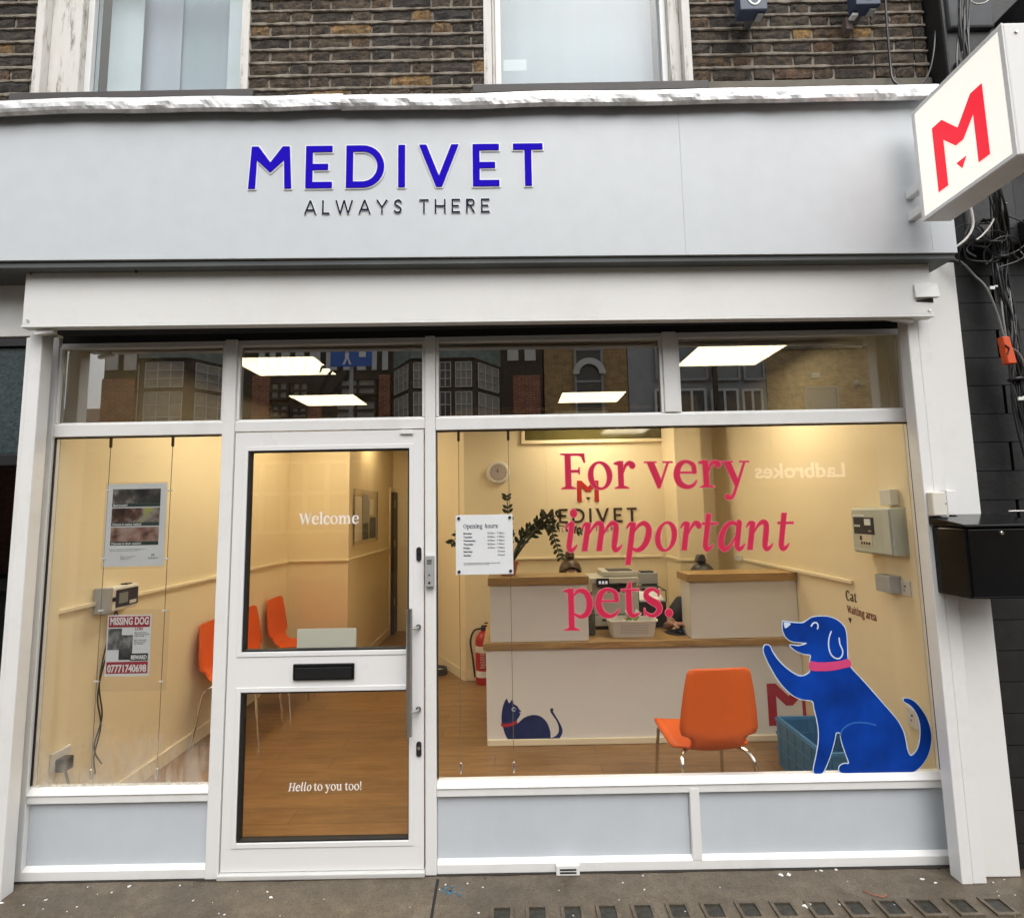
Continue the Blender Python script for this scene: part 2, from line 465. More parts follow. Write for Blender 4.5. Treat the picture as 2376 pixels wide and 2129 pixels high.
def foot(x0, x1, y=0, h=6): return Pg((x0, y), (x1, y), (x1, y + h * .6), ((x0 + x1) / 2 + 13, y + h * 1.8), ((x0 + x1) / 2 - 13, y + h * 1.8), (x0, y + h * .6))
def flag(x, y=98): return Pg((x - 17, y - 8), (x - 17, y - 3), (x + 4, y + 4), (x + 24, y + 4), (x + 24, y - 14), (x, y - 12))
def stem(x, y0=0, y1=98): return Rc(x, y0, x + 24, y1)
def arch(x, w=58): return Sk([(x + 22, 66), (x + 36, 88), (x + 54, 95), (x + w + 8, 86), (x + w + 12, 62)], [4, 6, 8, 11, 12])
SER = {
 'F': (114, [Rc(22, 0, 48, 132), foot(4, 68), Pg((4,132),(106,132),(109,97),(102,97),(92,119),(80,123),(30,123),(4,127)), Rc(44, 61, 84, 71), Rc(79, 54, 85, 80)]),
 'o': (114, [Ring(_ell(56, 49, 52, 53), _ell(56, 49, 28, 44, tilt=.12))]),
 'r': (92, [stem(18), foot(2, 64), flag(18), Sk([(40, 60), (50, 84), (66, 94), (78, 90)], [4, 6, 8, 10]), Sk([(78, 86), (80, 85)], 13)]),
 'v': (110, [Pg((8,95),(38,95),(64,30),(58,-2),(48,-2)), Pg((58,-2),(50,0),(88,95),(98,95)), Rc(-2, 92, 48, 98), Rc(72, 92, 112, 98)]),
 'y': (110, [Pg((8,95),(38,95),(66,26),(56,-6),(52,-2)), Pg((62,2),(50,2),(88,95),(98,95)), Sk([(57, 8), (46, -20), (34, -36), (20, -38)], [6, 6, 7, 8]), Sk([(17, -34), (19, -35)], 11), Rc(-2, 92, 48, 98), Rc(72, 92, 112, 98)]),
 'e': (102, [Sk([(86, 60), (82, 84), (54, 97), (27, 82), (16, 48), (27, 16), (56, 3), (80, 10), (93, 26)], [10, 9, 6, 11, 13, 12, 8, 6, 3]), Rc(22, 52, 95, 60)]),
 'p': (120, [stem(18, -44, 98), foot(0, 62, -46), flag(18), Sk([(40, 76), (62, 94), (90, 84), (102, 50), (92, 16), (66, 2), (38, 14)], [4, 7, 11, 13, 11, 7, 4])]),
 't': (76, [stem(20, 22, 98), Pg((20,97),(44,97),(44,126),(38,126)), Rc(2, 90, 74, 98), Sk([(32, 26), (37, 9), (52, 4), (72, 13)], [12, 10, 7, 3])]),
 's': (90, [Sk([(70, 84), (50, 96), (28, 88), (24, 70), (42, 55), (66, 42), (72, 22), (52, 4), (30, 6), (18, 16)], [5, 6, 9, 11, 13, 13, 11, 7, 6, 4]), Rc(68, 70, 75, 96), Rc(12, 2, 19, 30)]),
 '.': (44, [Sk([(18, 12), (19, 12)], 15)]),
 ':': (44, [Sk([(18, 12), (19, 12)], 13), Sk([(18, 84), (19, 84)], 13)]),
 '!': (50, [Pg((10,140),(34,140),(26,40),(18,40)), Sk([(22, 12), (23, 12)], 14)]),
 'W': (182, [Pg((14,130),(42,130),(74,34),(66,-3),(58,-3)), Pg((66,-3),(58,0),(92,112),(100,112)), Pg((84,130),(112,130),(142,34),(134,-3),(126,-3)), Pg((134,-3),(126,0),(162,130),(171,130)), Rc(0, 127, 56, 132), Rc(146, 127, 186, 132)]),
 'C': (120, [Sk([(100, 110), (70, 134), (34, 118), (18, 66), (34, 14), (70, -1), (104, 20)], [5, 7, 11, 14, 11, 7, 4]), Rc(98, 94, 105, 132)]),
 'O': (138, [Ring(_ell(68, 66, 62, 68), _ell(68, 66, 38, 60))]),
 'H': (142, [Rc(18, 0, 42, 132), Rc(98, 0, 122, 132), Rc(40, 62, 100, 71), foot(2, 58), foot(82, 138), Rc(2, 126, 58, 132), Rc(82, 126, 138, 132)]),
 'l': (58, [stem(18, 0, 142), foot(2, 58), flag(18, 142)]),
 'i': (58, [stem(18), foot(2, 58), flag(18), Sk([(29, 126), (30, 126)], 14)]),
 'c': (92, [Sk([(80, 78), (56, 96), (28, 82), (16, 48), (28, 14), (56, 2), (84, 20)], [11, 7, 11, 13, 11, 7, 4])]),
 'n': (124, [stem(18), foot(2, 58), flag(18), arch(18), stem(78, 0, 70), foot(64, 118)]),
 'h': (124, [stem(18, 0, 142), foot(2, 58), flag(18, 142), arch(18), stem(78, 0, 70), foot(64, 118)]),
 'm': (184, [stem(18), foot(2, 58), flag(18), arch(18), stem(78, 0, 70), foot(64, 118), arch(78), stem(138, 0, 70), foot(124, 178)]),
 'u': (122, [stem(18, 30, 98), flag(18), Sk([(30, 34), (34, 12), (52, 4), (74, 12), (84, 30)], [12, 10, 8, 6, 4]), stem(78), flag(78), Rc(100, 0, 116, 6)]),
 'a': (102, [stem(62, 16, 66), Sk([(74, 64), (66, 88), (46, 96), (24, 84)], [12, 9, 7, 9]), Sk([(70, 56), (36, 46), (18, 26), (30, 6), (52, 8), (72, 28)], [4, 7, 12, 10, 7, 4]), Sk([(74, 20), (80, 6), (98, 6)], [11, 8, 3])]),
 'g': (106, [Ring(_ell(46, 62, 38, 36), _ell(46, 62, 18, 30)), Sk([(30, 30), (20, 14), (40, 6), (74, 0), (82, -20), (54, -42), (22, -36), (16, -18), (34, -2)], [5, 6, 9, 10, 10, 7, 8, 7, 4]), Sk([(70, 82), (84, 94), (98, 92)], [4, 5, 7])]),
 ' ': (46, []),
}
def itail(x, y=0): return Sk([(x, 34), (x + 1, 14), (x + 9, 4), (x + 22, 8), (x + 32, 20)], [11, 11, 9, 6, 3])
def istem(x): return Sk([(x, 92), (x, 60), (x, 0)], [11, 11.5, 11.5])
ITA = dict(SER)
ITA.update({
 'i': (64, [Sk([(26, 94), (26, 60), (26, 30)], 11.5), itail(26), Sk([(2, 78), (12, 92), (26, 94)], [3, 5, 8]), Sk([(26, 132), (27, 132)], 15)]),
 'm': (186, [Bar(28, 0, 28, 97, 24), Sk([(4, 80), (14, 93), (28, 92)], [3, 6, 9]), Sk([(32, 50), (48, 80), (66, 96), (84, 90), (88, 66)], [4, 5, 8, 11, 12]), Bar(88, 0, 88, 70, 24), Sk([(92, 50), (108, 80), (126, 96), (144, 90), (148, 66)], [4, 5, 8, 11, 12]), Sk([(148, 66), (148, 50), (148, 30)], 12), itail(148)]),
 'n': (126, [Bar(28, 0, 28, 97, 24), Sk([(4, 80), (14, 93), (28, 92)], [3, 6, 9]), Sk([(32, 50), (48, 80), (66, 96), (84, 90), (88, 66)], [4, 5, 8, 11, 12]), Sk([(88, 66), (88, 50), (88, 30)], 12), itail(88)]),
 'p': (116, [Bar(28, -48, 28, 97, 24), Sk([(4, 80), (14, 93), (28, 92)], [3, 6, 9]), Sk([(32, 60), (52, 88), (76, 95), (96, 76), (96, 42), (80, 12), (56, 2), (32, 12)], [4, 6, 9, 12, 13, 10, 7, 4])]),
 'o': (106, [Ring(_ell(54, 49, 46, 53), _ell(54, 49, 23, 44, tilt=.1))]),
 'r': (84, [Bar(28, 0, 28, 97, 24), Sk([(4, 80), (14, 93), (28, 92)], [3, 6, 9]), Sk([(32, 48), (46, 78), (60, 94), (74, 92)], [4, 5, 8, 10]), Sk([(76, 88), (78, 86)], 12)]),
 't': (72, [Bar(28, 28, 28, 128, 23), Rc(4, 88, 72, 97), itail(28)]),
 'a': (112, [Sk([(82, 84), (60, 95), (34, 84), (18, 50), (20, 18), (36, 4), (56, 12), (76, 44)], [6, 7, 9, 12, 13, 10, 6, 4]), Sk([(86, 94), (86, 60), (86, 30)], 11.5), itail(86)]),
})
ITA['l'] = (62, [Sk([(24, 138), (24, 80), (24, 30)], 11), itail(24)])
ITA['h'] = (124, [Bar(28, 0, 28, 140, 23), Sk([(32, 50), (48, 80), (66, 96), (84, 90), (88, 66)], [4, 5, 8, 11, 12]), Sk([(88, 66), (88, 30)], 12), itail(88)])
ITA['u'] = (124, [Sk([(26, 94), (26, 40), (34, 10), (52, 4), (72, 20), (84, 44)], [11, 11, 10, 7, 5, 4]), Sk([(86, 94), (86, 30)], 11.5), itail(86)])
ITA['7'] = (90, [Sk([(10, 96), (16, 122), (40, 122), (84, 124)], [4, 8, 7, 8]), Sk([(84, 124), (54, 70), (38, 0)], [6, 9, 12])])
ITA['2'] = (100, [Sk([(14, 98), (24, 122), (52, 128), (76, 108), (66, 74), (34, 34), (14, 8)], [7, 8, 8, 12, 11, 8, 6]), Bar(8, 8, 80, 8, 16), Sk([(78, 8), (88, 28)], [7, 4])])
CW = 17.0
def sans(cw):
    h = cw / 2
    def A_(w): return (w, [Bar(h*.6, 0, w/2, 100, cw*.95), Bar(w-h*.6, 0, w/2, 100, cw*.95), Bar(w*.2, 30, w*.8, 30, cw*.9), Rc(w/2-cw*.62, 92, w/2+cw*.62, 100)])
    g = {
     'M': (104, [Pg((0,0),(cw,0),(cw+2.5,68),(52,38),(101.5-cw,68),(104-cw,0),(104,0),(98,100),(98-cw,100),(52,62),(6+cw,100),(6,100))]),
     'E': (64, [Rc(0,0,cw,100), Rc(0,0,64,cw*.86), Rc(0,100-cw*.86,64,100), Rc(0,50-cw*.42,54,50+cw*.42)]),
     'D': (92, [('r', [(0,0),(40,0)] + [(40+52*math.sin(a), 50-50*math.cos(a)) for a in [PI*k/24 for k in range(1,24)]] + [(40,100),(0,100)],
                       [(cw,cw*.86),(40,cw*.86)] + [(40+(52-cw)*math.sin(a), 50-(50-cw*.86)*math.cos(a)) for a in [PI*k/24 for k in range(1,24)]] + [(40,100-cw*.86),(cw,100-cw*.86)])]),
     'I': (cw, [Rc(0,0,cw,100)]),
     'V': (96, [Pg((0,100),(cw*1.08,100),(48,26),(96-cw*1.08,100),(96,100),(55,0),(41,0))]),
     'T': (72, [Rc(0,100-cw*.86,72,100), Rc(36-h,0,36+h,100)]),
     'A': A_(88), 'L': (56, [Rc(0,0,cw,100), Rc(0,0,56,cw*.9)]),
     'W': (132, [Bar(h*.7,100,36,0,cw*.95), Bar(36,0,66,100,cw*.95), Bar(66,100,96,0,cw*.95), Bar(96,0,132-h*.7,100,cw*.95)]),
     'Y': (84, [Bar(h*.6,100,42,44,cw*.95), Bar(84-h*.6,100,42,44,cw*.95), Rc(42-h,0,42+h,48)]),
     'S': (64, [Sk([(56,82),(44,94),(26,93),(10,78),(18,60),(40,48),(56,30),(46,9),(24,6),(8,18)], h)]),
     'H': (82, [Rc(0,0,cw,100), Rc(82-cw,0,82,100), Rc(0,50-h*.9,82,50+h*.9)]),
     'R': (68, [Rc(0,0,cw,100), Ring(_ell(36,73,30,27), _ell(36,73,30-cw*.95,27-cw*.9)), Rc(0,46,38,46+cw*.9), Rc(0,100-cw*.9,38,100), Bar(34,46,64-h*.4,0,cw)]),
     ' ': (40, []),
    }
    return g
SANS, SANS_L = sans(16.5), sans(12.0)
def shear_shape(sh, k):
    if k == 0: return sh
    if sh[0] == 's': return ('s', [(x + k * y, y, r) for x, y, r in sh[1]])
    if sh[0] == 'p': return ('p', [(x + k * y, y) for x, y in sh[1]])
    return ('r', [(x + k * y, y) for x, y in sh[1]], [(x + k * y, y) for x, y in sh[2]])
def _sd_poly(X, Y, poly):
    d = np.full(X.shape, 1e18); ins = np.zeros(X.shape, bool); n = len(poly)
    for i in range(n):
        ax, ay = poly[i]; bx, by = poly[(i + 1) % n]
        ex, ey = bx - ax, by - ay; L = ex*ex + ey*ey
        if L < 1e-12: continue
        wx, wy = X - ax, Y - ay
        t = np.clip((wx*ex + wy*ey) / L, 0, 1)
        d = np.minimum(d, (wx - ex*t)**2 + (wy - ey*t)**2)
        if ay != by:
            c = (ay > Y) != (by > Y)
            ins ^= c & (X < (bx - ax) * (Y - ay) / (by - ay) + ax)
    d = np.sqrt(d); return np.where(ins, -d, d)
def field(shapes, off=0.0, res=1.6):
    xs, ys = [], []
    for s in shapes:
        for q in s[1]:
            r = q[2] if s[0] == 's' else 0
            xs += [q[0] - r, q[0] + r]; ys += [q[1] - r, q[1] + r]
    pad = abs(off) + 3 * res
    gx = np.arange(min(xs) - pad, max(xs) + pad + res, res); gy = np.arange(min(ys) - pad, max(ys) + pad + res, res)
    X, Y = np.meshgrid(gx, gy); F = np.full(X.shape, 1e9)
    for s in shapes:
        if s[0] == 'p': F = np.minimum(F, _sd_poly(X, Y, s[1]))
        elif s[0] == 'r': F = np.minimum(F, np.maximum(_sd_poly(X, Y, s[1]), -_sd_poly(X, Y, s[2])))
        else:
            q = s[1]
            for (ax, ay, ar), (bx, by, br) in zip(q[:-1], q[1:]):
                ex, ey = bx - ax, by - ay; L = ex*ex + ey*ey + 1e-9
                t = np.clip(((X-ax)*ex + (Y-ay)*ey) / L, 0, 1)
                F = np.minimum(F, np.hypot(X - ax - ex*t, Y - ay - ey*t) - (ar + (br - ar) * t))
    return gx, gy, F - off
def contours(gx, gy, F):
    F = np.where(F == 0, 1e-6, F); S = F < 0; nxt = {}; pos = {}
    def pt(i, j, k, l):
        key = (i, j, k, l) if (i, j) <= (k, l) else (k, l, i, j)
        if key not in pos:
            a, b = F[j, i], F[l, k]; t = a / (a - b)
            pos[key] = (gx[i] + (gx[k] - gx[i]) * t, gy[j] + (gy[l] - gy[j]) * t)
        return key
    act = np.argwhere((S[:-1, :-1] != S[1:, :-1]) | (S[:-1, :-1] != S[:-1, 1:]) | (S[:-1, :-1] != S[1:, 1:]))
    for j, i in act:
        cs = [(i, j), (i + 1, j), (i + 1, j + 1), (i, j + 1)]
        ins = [S[c[1], c[0]] for c in cs]; st, en = [], []
        for k in range(4):
            a, b = k, (k + 1) % 4
            if ins[a] and not ins[b]: st.append(pt(*cs[a], *cs[b]))
            elif ins[b] and not ins[a]: en.append(pt(*cs[a], *cs[b]))
        for a, b in zip(st, en): nxt[a] = b
    loops = []
    while nxt:
        a = next(iter(nxt)); lp = []
        while a in nxt:
            b = nxt.pop(a); lp.append(pos[a]); a = b
        if len(lp) > 3: loops.append(lp)
    return loops
def simplify(lp, tol):
    out = [lp[0]]; n = len(lp); i = 0
    while i < n - 1:
        j = min(i + 12, n - 1)
        while j > i + 1:
            ax, ay = lp[i]; bx, by = lp[j]; L = math.hypot(bx - ax, by - ay) or 1e-9
            if all(abs((bx-ax)*(ay-q[1]) - (ax-q[0])*(by-ay)) / L < tol for q in lp[i+1:j]): break
            j -= 1
        out.append(lp[j]); i = j
    return out[:-1] if out[-1] == out[0] else out
_loopcache = {}
def glyph_loops(font, ch, slant, off, res):
    key = (id(font), ch, slant, off, res)
    if key not in _loopcache:
        sh = [shear_shape(s, slant) for s in font[ch][1]]
        _loopcache[key] = [simplify(l, .16 * res) for l in contours(*field(sh, off, res))] if sh else []
    return _loopcache[key]
def loops_mesh(loops, thick):
    cu = bpy.data.curves.new("outline", 'CURVE'); cu.dimensions = '2D'; cu.fill_mode = 'BOTH'; cu.extrude = thick / 2
    for l in loops:
        s = cu.splines.new('POLY'); s.points.add(len(l) - 1)
        for p, (x, y) in zip(s.points, l): p.co = (x, y, 0, 1)
        s.use_cyclic_u = True
    o = bpy.data.objects.new("outline", cu); COL.objects.link(o)
    me = realize(o, "outline"); bpy.data.curves.remove(cu); return me
def text_loops(txt, font, unit, track=0, slant=0.0, off=0.0, res=1.6):
    """list of (char, loops in metres) laid out from x=0; total width"""
    x = 0; out = []
    for ch in txt:
        adv = font[ch][0]
        out.append((ch, [[((px + x) * unit, py * unit) for px, py in l] for l in glyph_loops(font, ch, slant, off, res)]))
        x += adv + track
    return out, (x - track) * unit
def lay(org, ex, ey):
    org, ex, ey = Vector(org), Vector(ex).normalized(), Vector(ey).normalized(); ez = ex.cross(ey)
    return lambda x, y, z: org + ex * x + ey * y + ez * z
def word(name, txt, font, unit, org, mat, parent, thick=.0012, track=0, slant=0.0, off=0.0, ex=(1,0,0), ey=(0,0,1), width=None, res=1.6):
    L, wd = text_loops(txt, font, unit, track, slant, off, res)
    k = (width / wd) if width else 1.0
    f = lay(org, ex, ey); q = MB()
    for i, (_, ls) in enumerate(L):
        if not ls: continue
        me = loops_mesh(ls, thick); dz = .0002 * (i % 2)
        q.mesh(me, lambda x, y, z: f(x * k, y, z + dz)); bpy.data.meshes.remove(me)
    return q.build(name, mat, parent)
def shape(name, polys, org, mat, parent, thick=.0015, ex=(1,0,0), ey=(0,0,1)):
    me = loops_mesh(polys, thick); f = lay(org, ex, ey)
    o = MB().mesh(me, f).build(name, mat, parent); bpy.data.meshes.remove(me); return o
def small(name, lines, size, mat, parent, org, ex=(1,0,0), ey=(0,0,1), thick=.0006, bold=0.0, width=None, align='LEFT', gap=1.0, sx=1.0):
    """tiny plain print from the built-in face"""
    cu = bpy.data.curves.new("print", 'FONT'); cu.body = lines; cu.size = size; cu.extrude = thick / 2; cu.offset = bold; cu.align_x = align; cu.space_line = gap; cu.resolution_u = 3
    o = bpy.data.objects.new("print", cu); COL.objects.link(o); me = realize(o, "print"); bpy.data.curves.remove(cu)
    k = sx
    if width:
        xs = [v.co.x for v in me.vertices]; k = width / (max(xs) - min(xs))
    f = lay(org, ex, ey)
    r = MB().mesh(me, lambda x, y, z: f(x * k, y, z)).build(name, mat, parent); bpy.data.meshes.remove(me); return r
LOGO_M = [(0,0),(0,1),(.21,1),(.5,.69),(.79,1),(1,1),(1,0),(.80,0),(.80,.70),(.575,.47),(.425,.47),(.20,.70),(.20,0)]
LOGO_T = [(.405,.215),(.595,.215),(.5,.09)]
def sc2(p, sx, sy=None): return [(x * sx, y * (sy or sx)) for x, y in p]
# ================================================================== SETTING: ground
PV = .035
struct(box("pavement", M['pavement'], None, -14, 14, -3.2, 0.045, -0.25, PV))
struct(box("kerb", M['concrete'], None, -14, 14, -3.35, -3.205, -0.25, PV, .01))
struct(box("road", M['asphalt'], None, -60, 60, -10.4, -3.36, -0.3, -0.12))
struct(box("far_pavement", M['concrete'], None, -60, 60, -13.2, -10.41, -0.3, 0.0))
g = struct(box("ground", M['asphalt'], None, -150, 150, -160, 120, -0.6, -0.32))
# expansion joint and row of cellar light cells
p0, p1 = PZ(1016, 2040, PV), PZ(1006, 2140, PV)
MB().hexa([(p0.x-.006,p0.y,PV+.001),(p0.x+.006,p0.y,PV+.001),(p1.x+.008,p1.y-.6,PV+.001),(p1.x-.004,p1.y-.6,PV+.001),
           (p0.x-.006,p0.y,PV+.003),(p0.x+.006,p0.y,PV+.003),(p1.x+.008,p1.y-.6,PV+.003),(p1.x-.004,p1.y-.6,PV+.003)]).build("pavement_joint", M['gasket'], bpy.data.objects["pavement"])
a, b_ = PZ(1165, 2112, PV), PZ(2300, 2090, PV)
cellar = thing("cellar_light_grid", "row of small sunken framed cells in the pavement by the kerb side", "pavement light", ((a.x+b_.x)/2, a.y, PV))
fr_me = None
ncell = 15
for i in range(ncell):
    for row in range(3):
        x = a.x + (b_.x - a.x) * i / (ncell - 1); y = a.y - .03 - row * .125
        if fr_me is None:
            q = MB()
            for (x0, x1, y0, y1) in ((-.048,.048,.036,.05),(-.048,.048,-.05,-.036),(-.048,-.034,-.036,.036),(.034,.048,-.036,.036)): q.box(x0,x1,y0,y1,.001,.009)
            fr_me = q.data("cell_frame"); gl_me = MB().box(-.034,.034,-.036,.036,.001,.004).data("cell_lens")
            fr_me.materials.append(M['pavement']); gl_me.materials.append(paint('dark_cell_glass', (.026,.024,.018), .35, .5, 40, .5))
        fo = obj("cell_frame", fr_me, None, cellar, Vector((x, y, PV)) - cellar.location)
        obj("lens", gl_me, None, fo)
# flecks of white paint and litter
random.seed(3); fl = MB()
def fleck(c, r, z=.003):
    n = 7; ph = random.random() * 6
    n = 11; el = random.uniform(1.0, 2.2); ro = random.uniform(-.6, .6); pts = []
    for k in range(n):
        rr = r*random.uniform(.35, 1.15); x, y = rr*math.cos(2*PI*k/n)*el*.8, rr*math.sin(2*PI*k/n)*.8
        pts.append((c.x + x*math.cos(ro) - y*math.sin(ro), c.y + x*math.sin(ro) + y*math.cos(ro), PV+.001))
    fl.prism(pts, (0, 0, z))
for i in range(60):
    fleck(Vector((random.uniform(-2.4, 2.4), -.02 - abs(random.gauss(0, .22)), 0)), random.choice([.0015,.002,.002,.003,.004,.005]))
for (u, v, r) in [(300,2056,.013),(629,2082,.009),(620,2069,.005),(2,2095,.01),(55,2100,.005),(155,2115,.004),(1868,2102,.02),(1875,2098,.014),(1812,2030,.016),(1830,2029,.012),(1445,2048,.005),(1495,2064,.005),(1110,2118,.006),(1085,2050,.006),(1330,2125,.006),(1905,2020,.008),(1940,2018,.008),(2170,2048,.008),(2140,2040,.01),(2075,2100,.005),(1225,2121,.006)]:
    fleck(PZ(u, v, PV), r*.85, .003)
tag(fl.build("paint_flecks", M['white_vinyl'], bpy.data.objects["pavement"]), kind="stuff")
random.seed(5); fl = MB()
for i in range(14):
    c = PZ(1052 + random.gauss(0, 14), 2066 + random.gauss(0, 5), PV); fleck(c, random.uniform(.004, .010), .0015)
fl.build("blue_paint_smear", flat('blue_paint_smear', (.06, .17, .26), .7), bpy.data.objects["pavement"])
fl = MB(); c = PZ(2030, 2078, PV+.003)
fl.tube(catmull([c+Vector((-.03,.03,.004)), c+Vector((-.01,0,.008)), c+Vector((.03,-.01,.004)), c+Vector((.05,.004,.005))]), .003, 5)
tag(fl.build("dead_leaf_stalk", M['terracotta'], None, smooth=True), "small curled brown stalk lying on the pavement", "litter")

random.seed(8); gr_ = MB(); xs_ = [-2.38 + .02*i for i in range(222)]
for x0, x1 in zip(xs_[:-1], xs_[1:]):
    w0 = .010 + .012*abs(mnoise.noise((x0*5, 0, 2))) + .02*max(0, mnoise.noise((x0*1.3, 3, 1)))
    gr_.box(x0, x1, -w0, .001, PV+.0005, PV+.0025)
gr_.build("dark_base_line", flat('dark_base_strip', (.016, .013, .010), .6), bpy.data.objects["pavement"])  # thin dark strip of uneven width along the foot of the frame
# ================================================================== UPPER BRICK WALL
BZ0, BZ1, BZ2 = 3.72, 4.80, 7.2
wall = thing("brick_wall", "sooty brown stock brick upper wall of the shop", "wall", (0, .1, BZ0))
SEG = [(-3.6, -2.585), (-1.405, -.115), (1.025, 2.32)]
mm = MB()
for x0, x1 in SEG: mm.box(x0, x1, .0085, .30, BZ0, BZ1)
mm.build("mortar_bed", M['mortar'], wall)
up = MB()
for x0, x1 in SEG: up.box(x0, x1, 0, .30, BZ1, 5.72)
up.box(-3.6, 2.32, 0, .30, 5.72, BZ2)
up.build("upper_brickwork", M['brick_far'], wall)
mm = MB(); mm.box(-2.585, -1.405, .02, .3, BZ0, 3.93); mm.box(-.115, 1.025, .02, .3, BZ0, 3.93); mm.build("brickwork_under_windows", M['mortar'], wall)
random.seed(11)
def brick_mesh(L, H, seed):
    rnd = random.Random(seed); nu, nv = 5, 3; q = MB(); vs = []
    for j in range(nv + 1):
        for i in range(nu + 1):
            e = (i in (0, nu)) + (j in (0, nv))
            x = -L/2 + L*i/nu + rnd.uniform(-.004, .004); z = H*j/nv + rnd.uniform(-.003, .003)
            if e == 2: x *= .985; z = H/2 + (z - H/2) * .93
            vs.append((x, rnd.uniform(-.003, .003) + (.003 if e else 0), z))
    fs = [(j*(nu+1)+i, j*(nu+1)+i+1, (j+1)*(nu+1)+i+1, (j+1)*(nu+1)+i) for j in range(nv) for i in range(nu)]
    rim = [i for i in range(nu+1)] + [j*(nu+1)+nu for j in range(1, nv+1)] + [nv*(nu+1)+i for i in range(nu-1, -1, -1)] + [j*(nu+1) for j in range(nv-1, 0, -1)]
    n = len(vs)
    for k in rim: vs.append((vs[k][0], .03, vs[k][2]))
    for k in range(len(rim)):
        k2 = (k + 1) % len(rim); fs.append((rim[k2], rim[k], n + k, n + k2))
    q.add(vs, fs); me = q.data("brick"); me.materials.append(M['brick']); return me
STR = [brick_mesh(.209, .062, s) for s in range(12)]; HDR = [brick_mesh(.097, .061, 50 + s) for s in range(8)]
CUT = [brick_mesh(.055, .061, 90 + s) for s in range(4)]
course = .0785
for x0, x1 in SEG:
    for k in range(int((BZ1 - 3.955) / course)):
        z = 3.96 + k * course; x = x0 + .004; i = k
        if x0 > 1 and k == 0: continue
        while x < x1 - .02:
            L = .222 if i % 2 == 0 else .110
            pool = STR if i % 2 == 0 else HDR
            if x + L > x1 + .005:
                rem = x1 - x
                if rem < .045: break
                pool, L = (CUT, .062) if rem < .10 else (HDR, .110)
                if x + L > x1 + .012: pool, L = CUT, .062
                if x + L > x1 + .012: break
            obj("brick", random.choice(pool), None, wall, Vector((x + L/2 - .005, random.uniform(-.002, .003), z + random.uniform(-.003, .003))) - wall.location)
            x += L + random.uniform(-.002, .004); i += 1
def ribbon(x0, x1, z, seed):
    prof = [(.010, .0095), (.000, .0085), (-.0045, .002), (-.004, -.007), (.006, -.0085)]
    def fn(s, r):
        j = int(round(r*4)); x = x0 + (x1-x0)*s; n = mnoise.noise((x*14, z*31, seed)); n2 = mnoise.noise((x*55, z*31, seed+3)); n3 = mnoise.noise((x*3, z*9, seed+7))
        return (x, prof[j][0] + .0022*n2, z + prof[j][1]*(1 + .55*n + .3*n2) + .003*n3)
    return MB().sheet(fn, max(8, int((x1-x0)*70)), 4).build("mortar_joint", M['mortar'], wall, fix=False)
for x0, x1 in SEG:
    for k in range(int((BZ1 - 3.955) / course) + 1):
        if x0 > 1 and k < 2: continue
        ribbon(x0, x1, 3.96 + k * course - .0085, k + x0)
mm = MB().box(1.03, 2.32, -.012, .02, 3.86, 4.022); mm.build("concrete_band", M['concrete'], wall, bevel=.006)

def upper_window(x0, x1, px0, px1, label, curtain):
    z0, z1 = 3.985, 5.70
    t = thing("sash_window", label, "window", ((x0+x1)/2, .1, z0))
    box("sill", M['sill'], t, x0-.06, x1+.06, -.065, .13, z0-.055, z0-.002, .006)
    # box frame: outer edge boards and deep reveal
    L = MB().box(x0, x0+.045, -.01, .10, z0, z1); L.build("frame_edge", M['weathered'], t, bevel=.004)
    MB().box(x1-.045, x1, -.01, .10, z0, z1).build("frame_edge", M['weathered'], t, bevel=.004)
    MB().box(x0+.046, px0-.035, .035, .16, z0, z1).build("sash_box", M['weathered'], t, bevel=.003)
    if x1-.046-(px1+.035) > .01: MB().box(px1+.035, x1-.046, .035, .16, z0, z1).build("sash_box", M['weathered'], t, bevel=.003)
    MB().box(x0, x1, -.01, .16, z1-.07, z1).build("frame_head", M['weathered'], t)
    MB().box(px0-.034, px0, .07, .13, z0, z1-.072).build("sash_stile", M['white'], t, bevel=.003)
    MB().box(px1, px1+.034, .07, .13, z0, z1-.072).build("sash_stile", M['white'], t, bevel=.003)
    MB().box(px0, px1, .072, .128, z0, z0+.026).build("bottom_rail", M['white'], t, bevel=.003)
    MB().box(px0, px1, .075, .125, 4.86, 4.90).build("meeting_rail", M['white'], t, bevel=.003)
    box("pane", M['glass_up'], t, px0, px1, .097, .103, z0+.026, 4.859)
    box("pane", M['glass_up'], t, px0, px1, .097, .103, 4.901, z1-.072)
    # backing: net curtain or blind behind the glass
    for (c0, c1, mt, yy, nm) in curtain:
        def fn(s, r, c0=c0, c1=c1, yy=yy):
            x = px0 + (px1-px0)*(c0 + (c1-c0)*s)
            return (x, yy + .003*math.sin(s*(c1-c0)*40+c0*9), z0+.01 + (z1-z0-.1)*r)
        MB().sheet(fn, 40, 1).build(nm, mt, t, smooth=True, fix=False)
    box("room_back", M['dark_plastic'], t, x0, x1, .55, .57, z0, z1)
    box("room_side", M['cream'], t, x0-.02, x0-.001, .31, .55, z0, z1); box("room_side", M['cream'], t, x1+.001, x1+.02, .31, .55, z0, z1)
    return t
M['glass_up'] = glass('upstairs_glass', .05, (.93, .96, .97))
M['net'] = paint('net_curtain', (.72, .76, .76), .9, .05, 5, .1)
def blind_mat():
    t = NT('pale_blue_blind'); c_ = t.coord((1.6, 1, .25)); f = t.noise(c_, 1.3, 3)
    t.set(Base_Color=t.ramp(f, [(.35, (.40, .475, .50)), (.5, (.46, .50, .54)), (.65, (.50, .50, .55))]), Roughness=.9); return t.m
M['blind'] = blind_mat()
M['blind2'] = paint('pale_lilac_blind', (.52, .53, .58), .8, .05, 1.2, .05)
